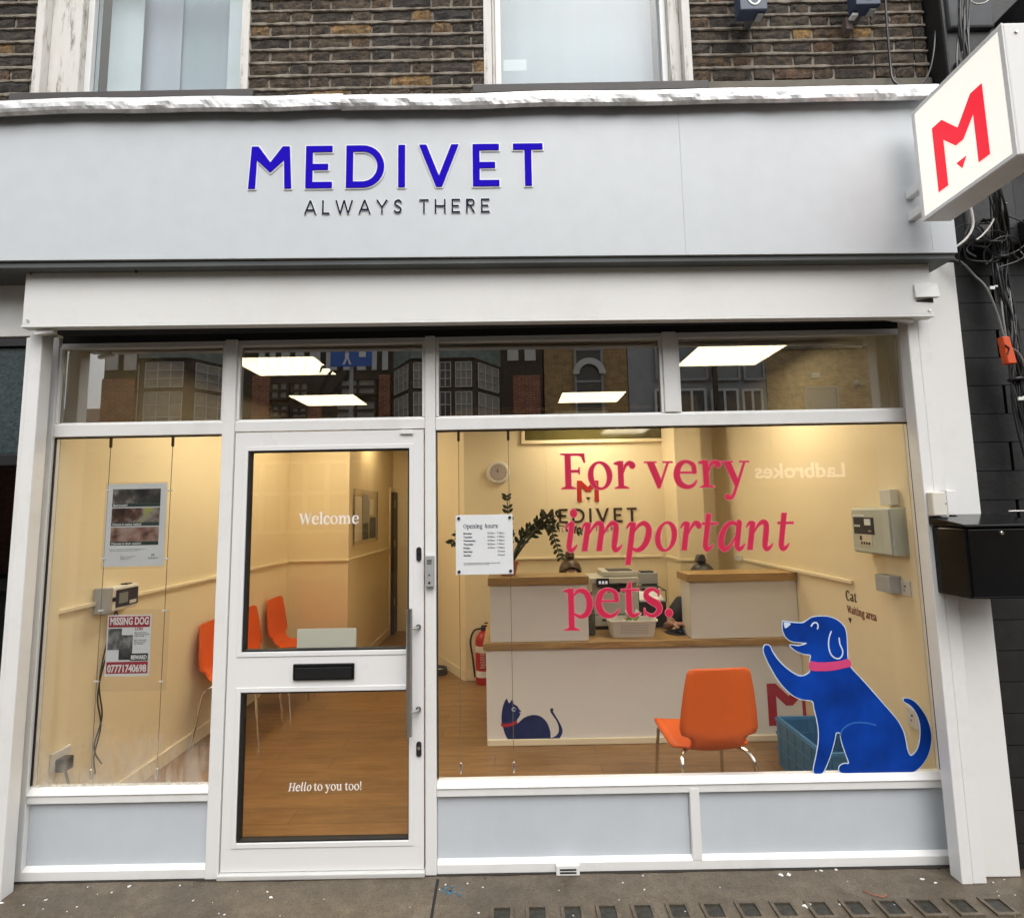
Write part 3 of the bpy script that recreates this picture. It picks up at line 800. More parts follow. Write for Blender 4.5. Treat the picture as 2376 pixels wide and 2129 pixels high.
upper_window(-2.585, -1.405, -2.335, -1.452, "weathered white sash window with net curtains above the left of the fascia", [(0, .22, M['net'], .19, "curtain"), (.82, 1, M['net'], .150, "curtain"), (.0, .45, M['blind2'], .235, "blind"), (.40, 1.0, M['blind'], .25, "blind")])
rw = upper_window(-.115, 1.025, -.020, .884, "weathered white sash window with plain blind above the shop name", [(0, 1.0, M['blind'], .24, "blind")])
q = PY(1168, 140, .12), PY(1222, 165, .12)
box("paper_strip", M['net'], rw, q[0].x, q[1].x, .118, .12, q[1].z, q[0].z)

# ================================================================== FLASHING AND FASCIA
def foil_mesh(x0, x1, seed, dz):
    q = MB(); nu, nv = int((x1-x0)*60), 9
    prof = [(.02, 3.90), (-.10, 3.86), (-.22, 3.80), (-.30, 3.765), (-.315, 3.75), (-.318, 3.73), (-.316, 3.71), (-.312, 3.695), (-.300, 3.685), (-.29, 3.69)]
    def fn(s, r):
        j = int(round(r*nv)); y, z = prof[j]; x = x0 + (x1-x0)*s
        n1 = mnoise.noise((x*9+seed, j*.5, seed)); n2 = mnoise.noise((x*30, j*1.3, seed+4)); n3 = mnoise.noise((x*2.2, 0, seed+9))
        k = 1 if j > 2 else .4
        return (x, y + (.005*n1+.0025*n2)*k, z - .036 + dz + (.004*n1+.002*n2+.010*n3)*k)
    q.sheet(fn, nu, nv); return q
fl_ = thing("roof_flashing", "crinkled silvery metal flashing along the top of the fascia", "flashing", (0, -.2, 3.65))
foil_mesh(-3.4, -.78, 1.0, .006).build("flashing_strip", M['foil'], fl_, smooth=False, fix=False)
foil_mesh(-.79, 2.075, 8.0, -.002).build("flashing_strip", M['foil'], fl_, smooth=False, fix=False)
FY = -.262
fas = thing("fascia_sign", "wide pale grey fascia board with raised blue shop name lettering", "shop sign", (0, FY, 2.92))
for x0, x1 in ((-3.4, .8400), (.8406, 2.0092), (2.0098, 2.125)):
    zb0, zb1 = 2.944 - .0105*(x0+2.4), 2.944 - .0105*(x1+2.4)
    MB().hexa([(x0,FY,zb0),(x1,FY,zb1),(x1,-.02,zb1),(x0,-.02,zb0),(x0,FY,3.72),(x1,FY,3.72),(x1,-.02,3.72),(x0,-.02,3.72)]).build("fascia_panel", M['fascia'], fas, bevel=.0006)
MB().hexa([(-3.4,FY+.012,2.922),(2.12,FY+.012,2.874),(2.12,-.02,2.874),(-3.4,-.02,2.922),(-3.4,FY+.012,2.943),(2.12,FY+.012,2.895),(2.12,-.02,2.895),(-3.4,-.02,2.943)]).build("soffit_board", M['soffit'], fas)
for x in (-1.80, .2, 1.2): MB().lathe([(.006, -.008), (.006, 0)], (x, FY+.05, 2.905), 8).build("soffit_screw", M['black'], fas)
def letters(txt, font, ua, va, ub, vb, cap_px_top, parent, mat_face, stand, thick, track, edge_off, y):
    A, B = PY(ua, va, y), PY(ub, vb, y)
    ex = (B - A); wd = ex.length; T = PY(ua, cap_px_top, y); H = (T - A).length
    L, w0 = text_loops(txt, font, .01 * 1.0, track, 0, 0, 1.2)
    k = H; kx = wd / w0
    for i, (ch, loops) in enumerate(L):
        if not loops: continue
        Lo, _ = text_loops(txt, font, .01, track, 0, edge_off, 1.2)
        f = lay(A, ex, (0, 0, 1))
        for (lps, m_, dy, th, nm) in ((Lo[i][1], M['letter_edge'], stand*.5, stand, None), (loops, mat_face, stand + thick/2 + .0005, thick, "face")):
            me = loops_mesh([[(px * kx, py * k) for px, py in l] for l in lps], th)
            q = MB().mesh(me, lambda x, yy, z: f(x, yy, z + dy)); bpy.data.meshes.remove(me)
            if nm is None: base = q.build("letter", m_, parent)
            else: q.build("letter_face", m_, base)
letters("MEDIVET", SANS, 577, 440, 1261, 432, 343, fas, M['blue'], .004, .003, 34, 3.2, FY)
letters("ALWAYS THERE", SANS_L, 707, 498.5, 1136, 493.5, 467, fas, M['navy'], .003, .002, 46, 3.6, FY)

# ================================================================== SHUTTER BOX
sb = thing("shutter_box", "long off white roller shutter housing above the shop windows", "shutter box", (-.15, -.1, 2.63))
X0, X1 = -2.352, 2.042
zt = lambda x: 2.938 - .0056*(x+2.35)
zb = lambda x: 2.652 - .0066*(x+2.35)
MB().hexa([(X0,-.192,zb(X0)),(X1,-.192,zb(X1)),(X1,-.02,zb(X1)+.05),(X0,-.02,zb(X0)+.05),(X0,-.192,zt(X0)-.004),(X1,-.192,zt(X1)-.004),(X1,-.02,zt(X1)-.004),(X0,-.02,zt(X0)-.004)]).build("housing", M['white_box'], sb, bevel=.004)
MB().hexa([(X0,-.196,zb(X0)-.012),(X1,-.196,zb(X1)-.012),(X1,-.150,zb(X1)-.012),(X0,-.150,zb(X0)-.012),(X0,-.196,zb(X0)),(X1,-.196,zb(X1)),(X1,-.150,zb(X1)),(X0,-.150,zb(X0))]).build("bottom_lip", M['white_box'], sb, bevel=.002)
MB().box(X0+.06, X1-.06, -.148, -.024, 2.652, 2.668).build("shaded_shutter_slat", M['gasket'], sb)  # slat coloured black to paint in the shade under the housing
for x, z in ((X0+.03, zt(X0)-.03), (X0+.03, zb(X0)+.022), (X1-.035, zt(X1)-.03), (X1-.02, zb(X1)+.02)):
    MB().lathe([(.006, -.002), (.006, 0), (.003, .002)], (x, -.196, z), 10, 'y').build("screw", M['steel'], sb)
A = PY(2130, 672, -.2)
MB().hexa([(1.955,-.205,2.705),(2.063,-.215,2.702),(2.063,-.19,2.702),(1.955,-.194,2.705),(1.955,-.200,2.772),(2.063,-.205,2.775),(2.063,-.19,2.775),(1.955,-.194,2.772)]).build("bent_flap", M['white_box'], sb, bevel=.002)
MB().hexa([(1.962,-.1935,2.688),(2.045,-.1935,2.681),(2.045,-.1925,2.681),(1.962,-.1925,2.688),(1.962,-.1935,2.694),(2.045,-.1935,2.704),(2.045,-.1925,2.704),(1.962,-.1925,2.694)]).build("tear_gap", M['gasket'], sb)
for (a_, b_2) in (((1.80,-.17,2.622),(1.96,-.16,2.600)), ((-2.30,-.17,2.615),(-2.215,-.16,2.630))):
    a_, b_2 = Vector(a_), Vector(b_2)
    MB().hexa([a_+Vector((0,-.012,-.009)), b_2+Vector((0,-.012,-.009)), b_2+Vector((0,.012,-.009)), a_+Vector((0,.012,-.009)), a_+Vector((0,-.012,.009)), b_2+Vector((0,-.012,.009)), b_2+Vector((0,.012,.009)), a_+Vector((0,.012,.009))]).build("bracket_tab", M['white_box'], sb, bevel=.003)

# ================================================================== SHOPFRONT FRAME
sf = thing("shopfront", "white painted shopfront frame with large windows, transom lights and grey panels", "shopfront", (-.15, 0, 0))
W_ = M['white']
def fr(nm, x0, x1, z0, z1, y0=.0, y1=.05, mt=None, bv=.003): return box(nm, mt or W_, sf, x0, x1, y0, y1, z0, z1, bv)
TZ0, TZ1, WZ0, WZ1, PZ0, PZ1 = 2.206, 2.597, .452, 2.133, .087, .377
fr("jamb", -2.395, -2.337, PV, 2.66); fr("jamb", 2.030, 2.075, PV, 2.66)
fr("mullion", -1.472, -1.410, PV, 2.628, -.006); fr("mullion", -.440, -.387, PV, 2.628, -.006)
fr("mullion", .786, .857, TZ0+.001, 2.628, -.004); fr("mullion", .813, .858, PZ0-.010, PZ1+.02, -.002)
BAYS = [(-2.336, -1.473), (-1.409, -.441), (-.386, 2.029)]
HB = [(-2.336, -1.473), (-1.409, -.441), (-.386, .785), (.858, 2.029)]
for x0, x1 in HB: fr("head_rail", x0, x1, TZ1+.012, 2.628, .012)
fr("head_recess_shade", -2.336, 2.029, 2.6285, 2.70, .02, .05, M["gasket"], 0)  # shade between shutter housing and head rail, put in as a black strip
for i, (x0, x1) in enumerate(BAYS):
    lo = WZ1 + .003 if i != 1 else 2.146
    MB().prism_x([(.0, lo), (.05, lo), (.05, TZ0+.004), (.018, TZ0+.004), (.0, TZ0 - .010)], x0, x1).build("transom_rail", W_, sf, bevel=.002)
for i in (0, 2):
    x0, x1 = BAYS[i]
    MB().prism_x([(.0, PZ1), (.05, PZ1), (.05, WZ0 - .010), (.021, WZ0 - .010), (-.006, WZ0 - .034), (-.006, WZ0 - .038), (.0, WZ0 - .040)], x0, x1).build("window_sill", W_, sf, bevel=.002)
    MB().prism_x([(.0, PV+.002), (.05, PV+.002), (.05, PZ0 + .005), (.021, PZ0 + .005), (.0, PZ0 - .010)], x0, x1).build("bottom_rail", W_, sf, bevel=.002)
# glazing beads
def beads(x0, x1, z0, z1, w_=.012, y0=.006, y1=.021, mt=None, par=None, nm="glazing_bead"):
    q = MB(); q.box(x0, x0+w_, y0, y1, z0, z1); q.box(x1-w_, x1, y0, y1, z0, z1); q.box(x0+w_, x1-w_, y0, y1, z1-w_, z1)
    return q.build(nm, mt or W_, par or sf, bevel=.002)
def pane(x0, x1, z0, z1, mt, par=None, y=0.025, nm="pane"): return box(nm, mt, par or sf, x0, x1, y-.003, y+.003, z0, z1)
tp = []
for x0, x1 in HB:
    beads(x0+.001, x1-.001, TZ0+.001, TZ1+.011, .014)
    tp.append(pane(x0+.002, x1-.002, TZ0+.001, TZ1+.010, M['glass_transom']))
lp = pane(-2.334, -1.475, WZ0-.009, WZ1+.002, M['glass_fog']); mp_ = pane(-.384, 2.027, WZ0-.009, WZ1+.002, M['glass'])
for (x0, x1) in ((-2.336, -1.473), (-.386, 2.029)):
    q = MB(); q.box(x0+.0005, x0+.006, .013, .0215, WZ0, WZ1); q.box(x1-.006, x1-.0005, .013, .0215, WZ0, WZ1); q.box(x0+.006, x1-.006, .013, .0215, WZ1-.006, WZ1+.001); q.build("gasket", M['gasket'], sf)
for x0, x1 in ((-2.336, -1.473), (-.386, .812), (.859, 2.029)):
    box("infill_panel", M['panel'], sf, x0+.001, x1-.001, .022, .03, PZ0-.004, PZ1-.001)
    box("panel_backing", M['off_white'], sf, x0+.001, x1-.001, .031, .05, PZ0-.004, PZ1-.001)
box("threshold", M['alu'], sf, -1.409, -.441, -.022, .05, PV+.001, .059, .005)
# lettering on the windows
G = .0208
def on_glass(nm, txt, font, a, b, xtop, mt, par, slant=0.0, track=0, y=G, edge=None, base=100.0, res=1.5):
    A, B, T = PY(*a, y), PY(*b, y), PY(a[0], xtop, y)
    ex = B - A; L, wd = text_loops(txt, font, 1.0, track, slant)
    u_ = (T.z - A.z) / base
    if edge: word(nm + "_edge", txt, font, u_, A + Vector((0, .0007, 0)), edge, par, .0006, track, slant, 1.05, ex=ex, width=ex.length, res=1.3)
    return word(nm, txt, font, u_, A, mt, par, .0008, track, slant, -1.5 if edge else 0, ex=ex, width=ex.length, res=res)
on_glass("pink_lettering", "For", SER, (1300, 1135), (1476, 1133), 1072, M['pink'], mp_, edge=M['pink_edge'])
on_glass("pink_lettering", "very", SER, (1498, 1132), (1741, 1130), 1069, M['pink'], mp_, edge=M['pink_edge'])
on_glass("pink_lettering", "important", ITA, (1304, 1279), (1836, 1274.5), 1212, M['pink'], mp_, .2, 2, edge=M['pink_edge'])
on_glass("pink_lettering", "pets.", SER, (1308, 1432), (1568, 1429), 1366, M['pink'], mp_, edge=M['pink_edge'])
on_glass("street_number", "72", ITA, (728, 911), (812, 910), 849, M['navy'], tp[1], .22, 6, y=.0292, base=128)
# dog and its pale outline
def crop(pts, ox, oy, s): return [(ox + x * s, oy + y * s) for x, y in pts]
DOG = [(905,110),(960,118),(1020,120),(1050,105),(1080,86),(1130,78),(1190,83),(1240,105),(1278,142),(1292,190),(1297,260),(1300,340),(1320,395),(1360,440),(1420,505),(1490,585),(1560,665),(1610,725),(1645,790),(1660,850),(1672,910),(1690,942),(1715,930),(1740,890),(1752,830),(1752,760),(1738,700),(1710,650),(1680,622),(1655,608),(1648,595),(1658,587),(1690,592),(1730,620),(1775,680),(1805,745),(1818,810),(1815,880),(1795,945),(1760,1000),(1720,1035),(1680,1047),(1600,1050),(1500,1051),(1400,1051),(1300,1050),(1262,1046),(1248,1030),(1255,1005),(1280,992),(1310,988),(1290,930),(1270,870),(1258,820),(1262,803),(1230,797),(1222,830),(1205,900),(1180,975),(1150,1040),(1125,1055),(1100,1053),(1090,1035),(1095,1000),(1110,930),(1122,850),(1122,780),(1110,710),(1095,650),(1082,602),(1020,592),(970,572),(920,530),(870,470),(825,395),(795,335),(780,290),(785,262),(800,256),(818,264),(835,300),(870,350),(920,400),(970,435),(1010,450),(1050,438),(1070,415),(1068,360),(1072,318),(1030,310),(980,290),(945,257),(990,262),(1030,255),(1048,242),(1000,238),(950,230),(918,205),(900,165),(898,125)]
def traced(nm, pts, ox, oy, s, mt, par, y, off=0.0, dy=0.0, smooth=True, th=.0008, res=.004):
    W3 = [PY(*p, y) for p in crop(pts, ox, oy, s)]
    p2 = [(p.x, p.z) for p in W3]
    if smooth: p2 = [(q.x, q.y) for q in catmull([(a, b, 0) for a, b in p2], 4, True)]
    if off:
        lps = [simplify(l, .0006) for l in contours(*field([('p', p2)], off, res))]
    else: lps = [p2]
    return shape(nm, lps, (0, y + dy, 0), mt, par, th)
def traced_line(nm, pts, ox, oy, s, mt, par, y, r, dy=0.0):
    W3 = [PY(*p, y) for p in crop(pts, ox, oy, s)]
    q = catmull([(p.x, p.z, 0) for p in W3], 5)
    lps = [simplify(l, .0004) for l in contours(*field([('s', [(a.x, a.y, r) for a in q])], 0, .0018))]
    return shape(nm, lps, (0, y + dy, 0), mt, par, .0006)
D0 = (1480, 1400, .3742)
dg = traced("dog_picture", DOG, *D0, M['dogblue'], mp_, G)
traced("dog_outline", DOG, *D0, M['pale_line'], mp_, G, .0045, .0008)
traced("dog_collar", [(1066,358),(1120,363),(1200,360),(1260,352),(1308,343),(1322,384),(1280,398),(1200,414),(1130,417),(1068,410)], *D0, M['pink_edge'] if False else flat('pink_collar', (.66,.06,.20), .45), mp_, G, 0, -.0010)
traced("dog_nose", [(906,114),(944,120),(942,132),(916,151),(908,140)], *D0, M['pale_line'], mp_, G, 0, -.001)
traced_line("dog_eye", [(1075,138),(1085,122),(1100,116),(1112,122),(1117,138),(1113,155)], *D0, M['pale_line'], mp_, G, .0035, -.001)
traced_line("dog_ear", [(1198,172),(1185,210),(1182,260),(1195,310),(1220,335),(1250,338),(1268,315),(1268,285),(1252,250),(1247,212)], *D0, M['pale_line'], mp_, G, .0032, -.001)
traced_line("dog_leg_line", [(1258,812),(1266,782),(1300,752),(1350,736),(1420,738),(1475,752)], *D0, flat('mid_blue_line', (.02,.13,.46), .5), mp_, G, .0035, -.001)

# ------------------------------------------------------------------ door (part of the shopfront)
DX0, DX1, DZ0, DZ1 = -1.403, -.448, .062, 2.140
UG = (-1.337, -.520, 1.058, 2.046); LG = (-1.333, -.516, .188, .870)
q = MB()
q.box(DX0, UG[0], 0.0000, .05, DZ0, DZ1); q.box(UG[1], DX1, 0.0000, .05, DZ0, DZ1)
q.box(UG[0], UG[1], 0.0000, .05, UG[3], DZ1); q.box(UG[0], UG[1], 0.0000, .05, LG[3], UG[2]); q.box(UG[0], UG[1], 0.0000, .05, DZ0, LG[2])
door = q.build("door", M['door'], sf)
tag(door, "white glazed door leaf with tall steel pull bar and black letter slot")
for (x0, x1, z0, z1) in (UG, LG):
    q = MB(); w_ = .022
    q.box(x0-w_, x0, -0.0040, -0.0005, z0-w_, z1+w_); q.box(x1, x1+w_, -0.0040, -0.0005, z0-w_, z1+w_); q.box(x0, x1, -0.0040, -0.0005, z1, z1+w_); q.box(x0, x1, -0.0040, -0.0005, z0-w_, z0)
    q.build("door_bead", M['door'], door, bevel=.002)
    q = MB(); w_ = .008
    q.box(x0+.0005, x0+w_+.003, 0.0030, 0.0370, z0, z1); q.box(x1-w_, x1-.0005, 0.0030, 0.0370, z0, z1); q.box(x0+w_+.003, x1-w_, 0.0030, 0.0370, z1-w_, z1-.0005); q.box(x0+w_+.003, x1-w_, 0.0030, 0.0370, z0+.0005, z0+w_)
    q.build("door_gasket", M['gasket'], door)
    pane(x0+.001, x1-.001, z0+.001, z1-.001, M['glass_door'], door, 0.0250, "door_pane")
on_glass("welcome_lettering", "Welcome", SER, (692, 1216), (833, 1214), 1197, M['white_vinyl'], door, y=0.0208, res=2.2)
on_glass("greeting_lettering", "Hello", ITA, (668, 1834.5), (722, 1833.5), 1820.5, M['white_vinyl'], door, .2, y=0.0208, res=2.2)
on_glass("greeting_lettering", "to you too!", SER, (727, 1833), (840, 1831.5), 1819, M['white_vinyl'], door, y=0.0208, res=2.2)
A, B = PY(682, 1539, 0.0000), PY(823, 1574, 0.0000)
ls = MB().box(A.x, B.x, -0.0130, -0.0002, B.z, A.z).build("letter_slot", M['letterbox'], door, bevel=.004)
MB().box(A.x+.012, B.x-.012, -0.0170, -0.0135, B.z+.008, A.z-.016).build("letter_flap", M['black'], door, bevel=.002)
hx = PY(950, 1500, -0.0530).x
h0, h1 = PY(950, 1706, -0.0530).z, PY(950, 1411, -0.0530).z
MB().tube([(hx, -0.0580, h0), (hx, -0.0580, h1)], .0155, 16).build("door_handle", M['steel'], door, smooth=True)
for v in (1457, 1650):
    z = PY(962, v, -0.0330).z
    q = MB(); q.tube([(hx, -0.0480, z), (hx+.034, -0.0280, z), (hx+.034, 0.0000, z)], .008, 10); q.lathe([(.013, -0.0070), (.013, -0.0005)], (hx+.034, 0, z), 12, 'y'); q.build("handle_bracket", M['steel'], door, smooth=True)
for v in (1285, 1737):
    c = PY(972, v, -0.0030)
    pts = [(c.x + .0125*math.cos(a), -0.0065, c.z + (.022 if math.sin(a) > 0 else -.022) + .0125*math.sin(a)) for a in [2*PI*k/20 for k in range(20)]]
    lk = MB().prism(pts, (0, .006, 0)).build("lock_escutcheon", M['dark_plastic'], door, bevel=.001)
    MB().lathe([(.0075, -0.0100), (.0075, -0.0070)], (c.x, 0, c.z+.006), 14, 'y').build("lock_cylinder", M['chrome'], door, smooth=True)
A, B = PY(986, 1289, -0.0330), PY(1006.5, 1361, -0.0330)
ic = thing("door_intercom", "slim grey door entry intercom on the post beside the door", "intercom", ((A.x+B.x)/2, -.07, B.z))
box("body", M['grey_metal'], ic, A.x, B.x, -0.0350, -0.0065, B.z, A.z, .003)
for k in range(4): box("speaker_slot", M['dark_plastic'], ic, A.x+.010, B.x-.010, -0.0362, -0.0353, A.z-.022-k*.006, A.z-.0195-k*.006)
cc = (A.x+B.x)/2
MB().lathe([(.004, -0.0368), (.004, -0.0352)], (cc, 0, A.z*.38+B.z*.62), 14, 'y').build("camera_lens", M['black'], ic, smooth=True)
MB().lathe([(.006, -0.0366), (.006, -0.0352)], (cc, 0, B.z+.02), 14, 'y').build("call_button", M['steel'], ic, smooth=True)
A, B = PY(929, 998, -0.0030), PY(959, 1007, -0.0030)
box("door_contact", M['door'], door, A.x, B.x, -0.0110, -0.0005, B.z, A.z, .003)

# air vent at the foot of the frame
A, B = PY(1291, 2027, -.02), PY(1346, 2047, -.02)
vt = thing("floor_vent", "small white plastic vent at the foot of the shopfront", "vent", ((A.x+B.x)/2, -.02, PV))
box("vent_plate", M['white'], vt, A.x, B.x, -.025, -.0015, PV+.001, PV+.045, .003)
for k in range(2): box("vent_slot", M['gasket'], vt, A.x+.016, B.x-.016, -.0265, -.0252, PV+.011+k*.013, PV+.018+k*.013)

# opening hours sign on the glass
A, B = PY(1057, 1195, .004), PY(1191.5, 1331, .004)
oh = thing("opening_hours_sign", "square pale opening hours sign on four stand-offs on the window", "sign", ((A.x+B.x)/2, -.02, B.z))
box("sign_plate", M['paper'], oh, A.x, B.x, .003, .007, B.z, A.z, .0008)
for x in (A.x+.016, B.x-.014):
    for z in (A.z-.016, B.z+.015):
        MB().lathe([(.0065, -.003), (.0078, -.001), (.0078, .0028)], (x, 0, z), 14, 'y').build("stand_off", M['steel'] if False else M['dark_plastic'], oh, smooth=True)
Sy = .0024; sx0 = A.x + (B.x-A.x)*.135; sx1 = A.x + (B.x-A.x)*.855
zz = lambda f: A.z + (B.z-A.z)*f
word("heading", "Opening", SER, .00016, (sx0, Sy, zz(.225)), M['navy'], oh, .0006, width=.096, res=3)
word("heading", "hours:", ITA, .00016, (sx0+.105, Sy, zz(.225)), M['navy'], oh, .0006, 0, .2, width=.070, res=3)
days = ["Monday:", "Tuesday:", "Wednesday:", "Thursday:", "Friday:", "Saturday:", "Sunday:"]
for k, d in enumerate(days):
    z = zz(.325 + .061*k)
    small("day", d, .0125, M['navy'], oh, (sx0, Sy, z), bold=.0003)
    small("hours", "8.30am - 7.00pm" if k < 5 else "Closed", .0125, M['navy'], oh, (sx1, Sy, z), align='RIGHT')
small("notice", "For emergency appointments or out-of-hours enquiries please\ncontact our 24 hour service via our website", .0072, M['navy'], oh, (sx0, Sy, zz(.815)), gap=.9)

# ================================================================== GUIDES, PILASTERS
lg = thing("shutter_guide", "white steel shutter guide rail at the left edge of the shopfront", "shutter rail", (-2.33, -.1, 0), "shutter guide rails")
box("channel", W_, lg, -2.372, -2.310, -.125, -.06, PV, 2.64, .004)
box("side_flange", W_, lg, -2.398, -2.373, -.115, -.085, PV, 2.62, .003)
rg = thing("shutter_guide", "white shutter guide rail with junction box beside the right window", "shutter rail", (2.01, -.1, 0), "shutter guide rails")
box("channel", W_, rg, 1.962, 2.012, -.125, -.06, PV, 2.635, .004); box("channel", W_, rg, 2.014, 2.076, -.122, -.06, PV, 2.635, .004)
pb = box("pilaster_board", M['white_box'], None, 2.079, 2.262, -.085, .06, PV+.002, 2.935, .004)
tag(pb, "plain white pilaster board between the shutter rail and black wall", "pilaster")
A, B = PY(2157, 1141, -.15), PY(2199, 1196, -.15)
jb = thing("junction_box", "small cream junction box on the right shutter rail", "junction box", ((A.x+B.x)/2, -.14, B.z))
box("box_lid", M['off_white'], jb, A.x, B.x-.004, -.162, -.1255, B.z, A.z, .006)
MB().lathe([(.003, -.164), (.003, -.1623)], (B.x-.014, 0, (A.z+B.z)/2), 8, 'y').build("screw", M['steel'], jb)
box("back_plate", M['white'], jb, B.x-.002, B.x+.075, -.122, -.0855, B.z+.002, A.z+.006, .003)

# black parcel letterbox on the wall
A, B = PY(2236, 1222, -.30), PY(2390, 1388, -.30)
lb = thing("letterbox", "large black metal letterbox mounted at the right edge", "letterbox", ((A.x+B.x)/2+.05, -.18, B.z))
lx1 = A.x + .34
box("body", M['letterbox'], lb, A.x, lx1, -.30, -.086, B.z, A.z-.004, .008)
MB().hexa([(A.x-.012,-.318,A.z-.002),(lx1+.012,-.318,A.z-.002),(lx1+.012,-.086,A.z+.004),(A.x-.012,-.086,A.z+.004),(A.x-.012,-.318,A.z+.010),(lx1+.012,-.318,A.z+.010),(lx1+.012,-.086,A.z+.052),(A.x-.012,-.086,A.z+.052)]).build("lid", M['letterbox'], lb, bevel=.005)
box("front_door", M['letterbox'], lb, A.x+.012, lx1-.012, -.306, -.3005, B.z+.014, A.z-.012, .003)
box("bottom_rail", M['letterbox'], lb, A.x+.004, lx1-.004, -.309, -.3065, B.z+.004, B.z+.013, .002)
c = PY(2324, 1236, -.307); MB().lathe([(.006, -.313), (.008, -.311), (.008, -.3065)], (c.x, 0, c.z), 14, 'y').build("lock", M['chrome'], lb, smooth=True)
MB().tube([(c.x+.035, -.315, A.z+.066), (c.x+.11, -.315, A.z+.066)], .003, 6).build("white_strip", M['white_vinyl'], lb)

# projecting light box sign
SX0, SX1, SY0, SY1, SZ0, SZ1 = 1.895, 2.025, -.805, -.355, 2.998, 3.535
lbx = thing("projecting_sign", "white square light box sign with red letter projecting from the fascia", "sign", ((SX0+SX1)/2, -.5, SZ0))
box("casing", M['white_box'], lbx, SX0+.006, SX1, SY0, SY1, SZ0, SZ1, .006)
q = MB(); w_ = .018
q.box(SX0-.002, SX0+.005, SY0, SY1, SZ0, SZ0+w_); q.box(SX0-.002, SX0+.005, SY0, SY1, SZ1-w_, SZ1); q.box(SX0-.002, SX0+.005, SY0, SY0+w_, SZ0+w_, SZ1-w_); q.box(SX0-.002, SX0+.005, SY1-w_, SY1, SZ0+w_, SZ1-w_)
q.build("face_trim", M['white'], lbx, bevel=.002)
box("lit_face", emit('lit_sign_face', (1, .97, .86), .46, (.8, .8, .76)), lbx, SX0+.001, SX0+.005, SY0+w_, SY1-w_, SZ0+w_, SZ1-w_)
redlit = emit('lit_red_letter', (1.0, .016, .045), .42, (.75, .012, .03))
mw, mh = .245, .30; my = (SY0+SY1)/2 + mw/2; mz = SZ0 + .078
shape("letter", [sc2(LOGO_M, mw, mh)], (SX0-.001, my, mz), redlit, lbx, .002, ex=(0,-1,0))
shape("small_triangle", [sc2(LOGO_T, mw, mh)], (SX0-.001, my, mz), redlit, lbx, .002, ex=(0,-1,0))
for z in (3.185, 3.075): box("mounting_bracket", M['white'], lbx, 1.905, 1.945, SY1+.001, FY-.0005, z-.02, z+.02, .002)
MB().lathe([(.006, -.004), (.006, 0)], (SX0+.05, SY0-.001, SZ1-.04), 10, 'y').build("screw", M['steel'], lbx)

# small navy signs at the top of the brick wall
for (u0, u1, v1, lab, ub) in ((1717, 1780, 26, "navy projecting sign with white letter high on the brick wall", 1780), (1985, 2042, 14, "navy sign on a bracket high up beside the black pilaster", 2000)):
    A, B = PY(u0, v1, -.16), PY(u1, v1, -.16)
    t = thing("wall_sign", lab, "sign", ((A.x+B.x)/2, -.12, A.z))
    box("sign_panel", flat('navy_enamel_' + str(u0), (.035, .052, .10), .45), t, A.x, B.x, -.168, -.10, A.z, A.z+.30, .004)
    cx, cz = (A.x+B.x)/2 + .004, A.z + .082
    ring = [(cx + .040*math.cos(a_), cz + .058*math.sin(a_)) for a_ in [2*PI*k/40 for k in range(40)]]; rin = [(cx + .027*math.cos(a_), cz + .049*math.sin(a_)) for a_ in [2*PI*k/40 for k in range(40)]]
    shape("letter", [ring, rin], (0, -.1695, 0), M['white_vinyl'], t, .002)
    box("bracket", M['soffit'], t, B.x-.045, B.x-.015, -.0995, .0, A.z+.05, A.z+.09, .003); box("lamp_foot", M['grey_metal'], t, B.x-.045, B.x-.012, -.15, -.11, A.z-.014, A.z-.001, .003)
    if u0 > 1900: box("bracket_foot", paint('brown_bracket', (.10,.07,.065), .6), t, A.x-.012, A.x+.022, -.10, -.06, A.z-.070, A.z-.001, .003); box("bracket_tip", M['white'], t, A.x, A.x+.03, -.135, -.101, A.z-.026, A.z-.012, .002)

# ================================================================== RIGHT NEIGHBOUR: black painted wall
M['slate'] = paint('slate_grey_paint', (.045, .05, .055), .6, .3, 8, .3, 40)
nb = thing("black_wall", "black painted blockwork wall of the neighbouring shop on the right", "wall", (3.2, 0, 0))
box("backing", M['gasket'], nb, 2.264, 4.4, -.012, .35, .0, 3.02)
bm_ = [MB().box(-.218, .218, -.035, .0, .003, .142).data("block") for _ in range(1)]
blk = MB().box(-.2185, .2185, -.012, .03, .0, .1405).data('block'); blk.materials.clear(); blk.materials.append(M['black_paint'])
for k in range(21):
    off = .22 * (k % 2)
    for j in range(4):
        x = 2.49 + j*.446 - off
        if x - .218 < 2.264: continue
        obj("block", blk, None, nb, Vector((x, -.022, .004 + k*.144)) - nb.location)
    if off: 
        if k == 1: hb = MB().box(-.106, .106, -.012, .03, .0, .1405).data('block'); hb.materials.clear(); hb.materials.append(M['black_paint'])
        obj("block", hb, None, nb, Vector((2.376, -.022, .004 + k*.144)) - nb.location)
for (x0, x1, y0, z0, z1, nm, mt) in ((2.33, 2.60, -.10, 3.02, 7.0, "pilaster", 'black_paint'), (2.62, 4.4, .0, 3.02, 7.0, "upper_wall", 'black_paint'), (2.60, 4.4, -.28, 3.02, 3.14, "ledge", 'black_paint'), (2.70, 4.4, -.20, 3.7, 4.35, "dark_signboard", 'black_paint'), (2.9, 4.4, -.26, 4.0, 4.12, "ledge", 'black_paint'), (2.36, 2.56, -.135, 3.9, 4.02, "pilaster_collar", 'black_paint'), (2.345, 2.58, -.125, 4.2, 4.5, "pilaster_block", 'slate')):
    box(nm, M[mt], nb, x0, x1, y0, .3, z0, z1, .012)
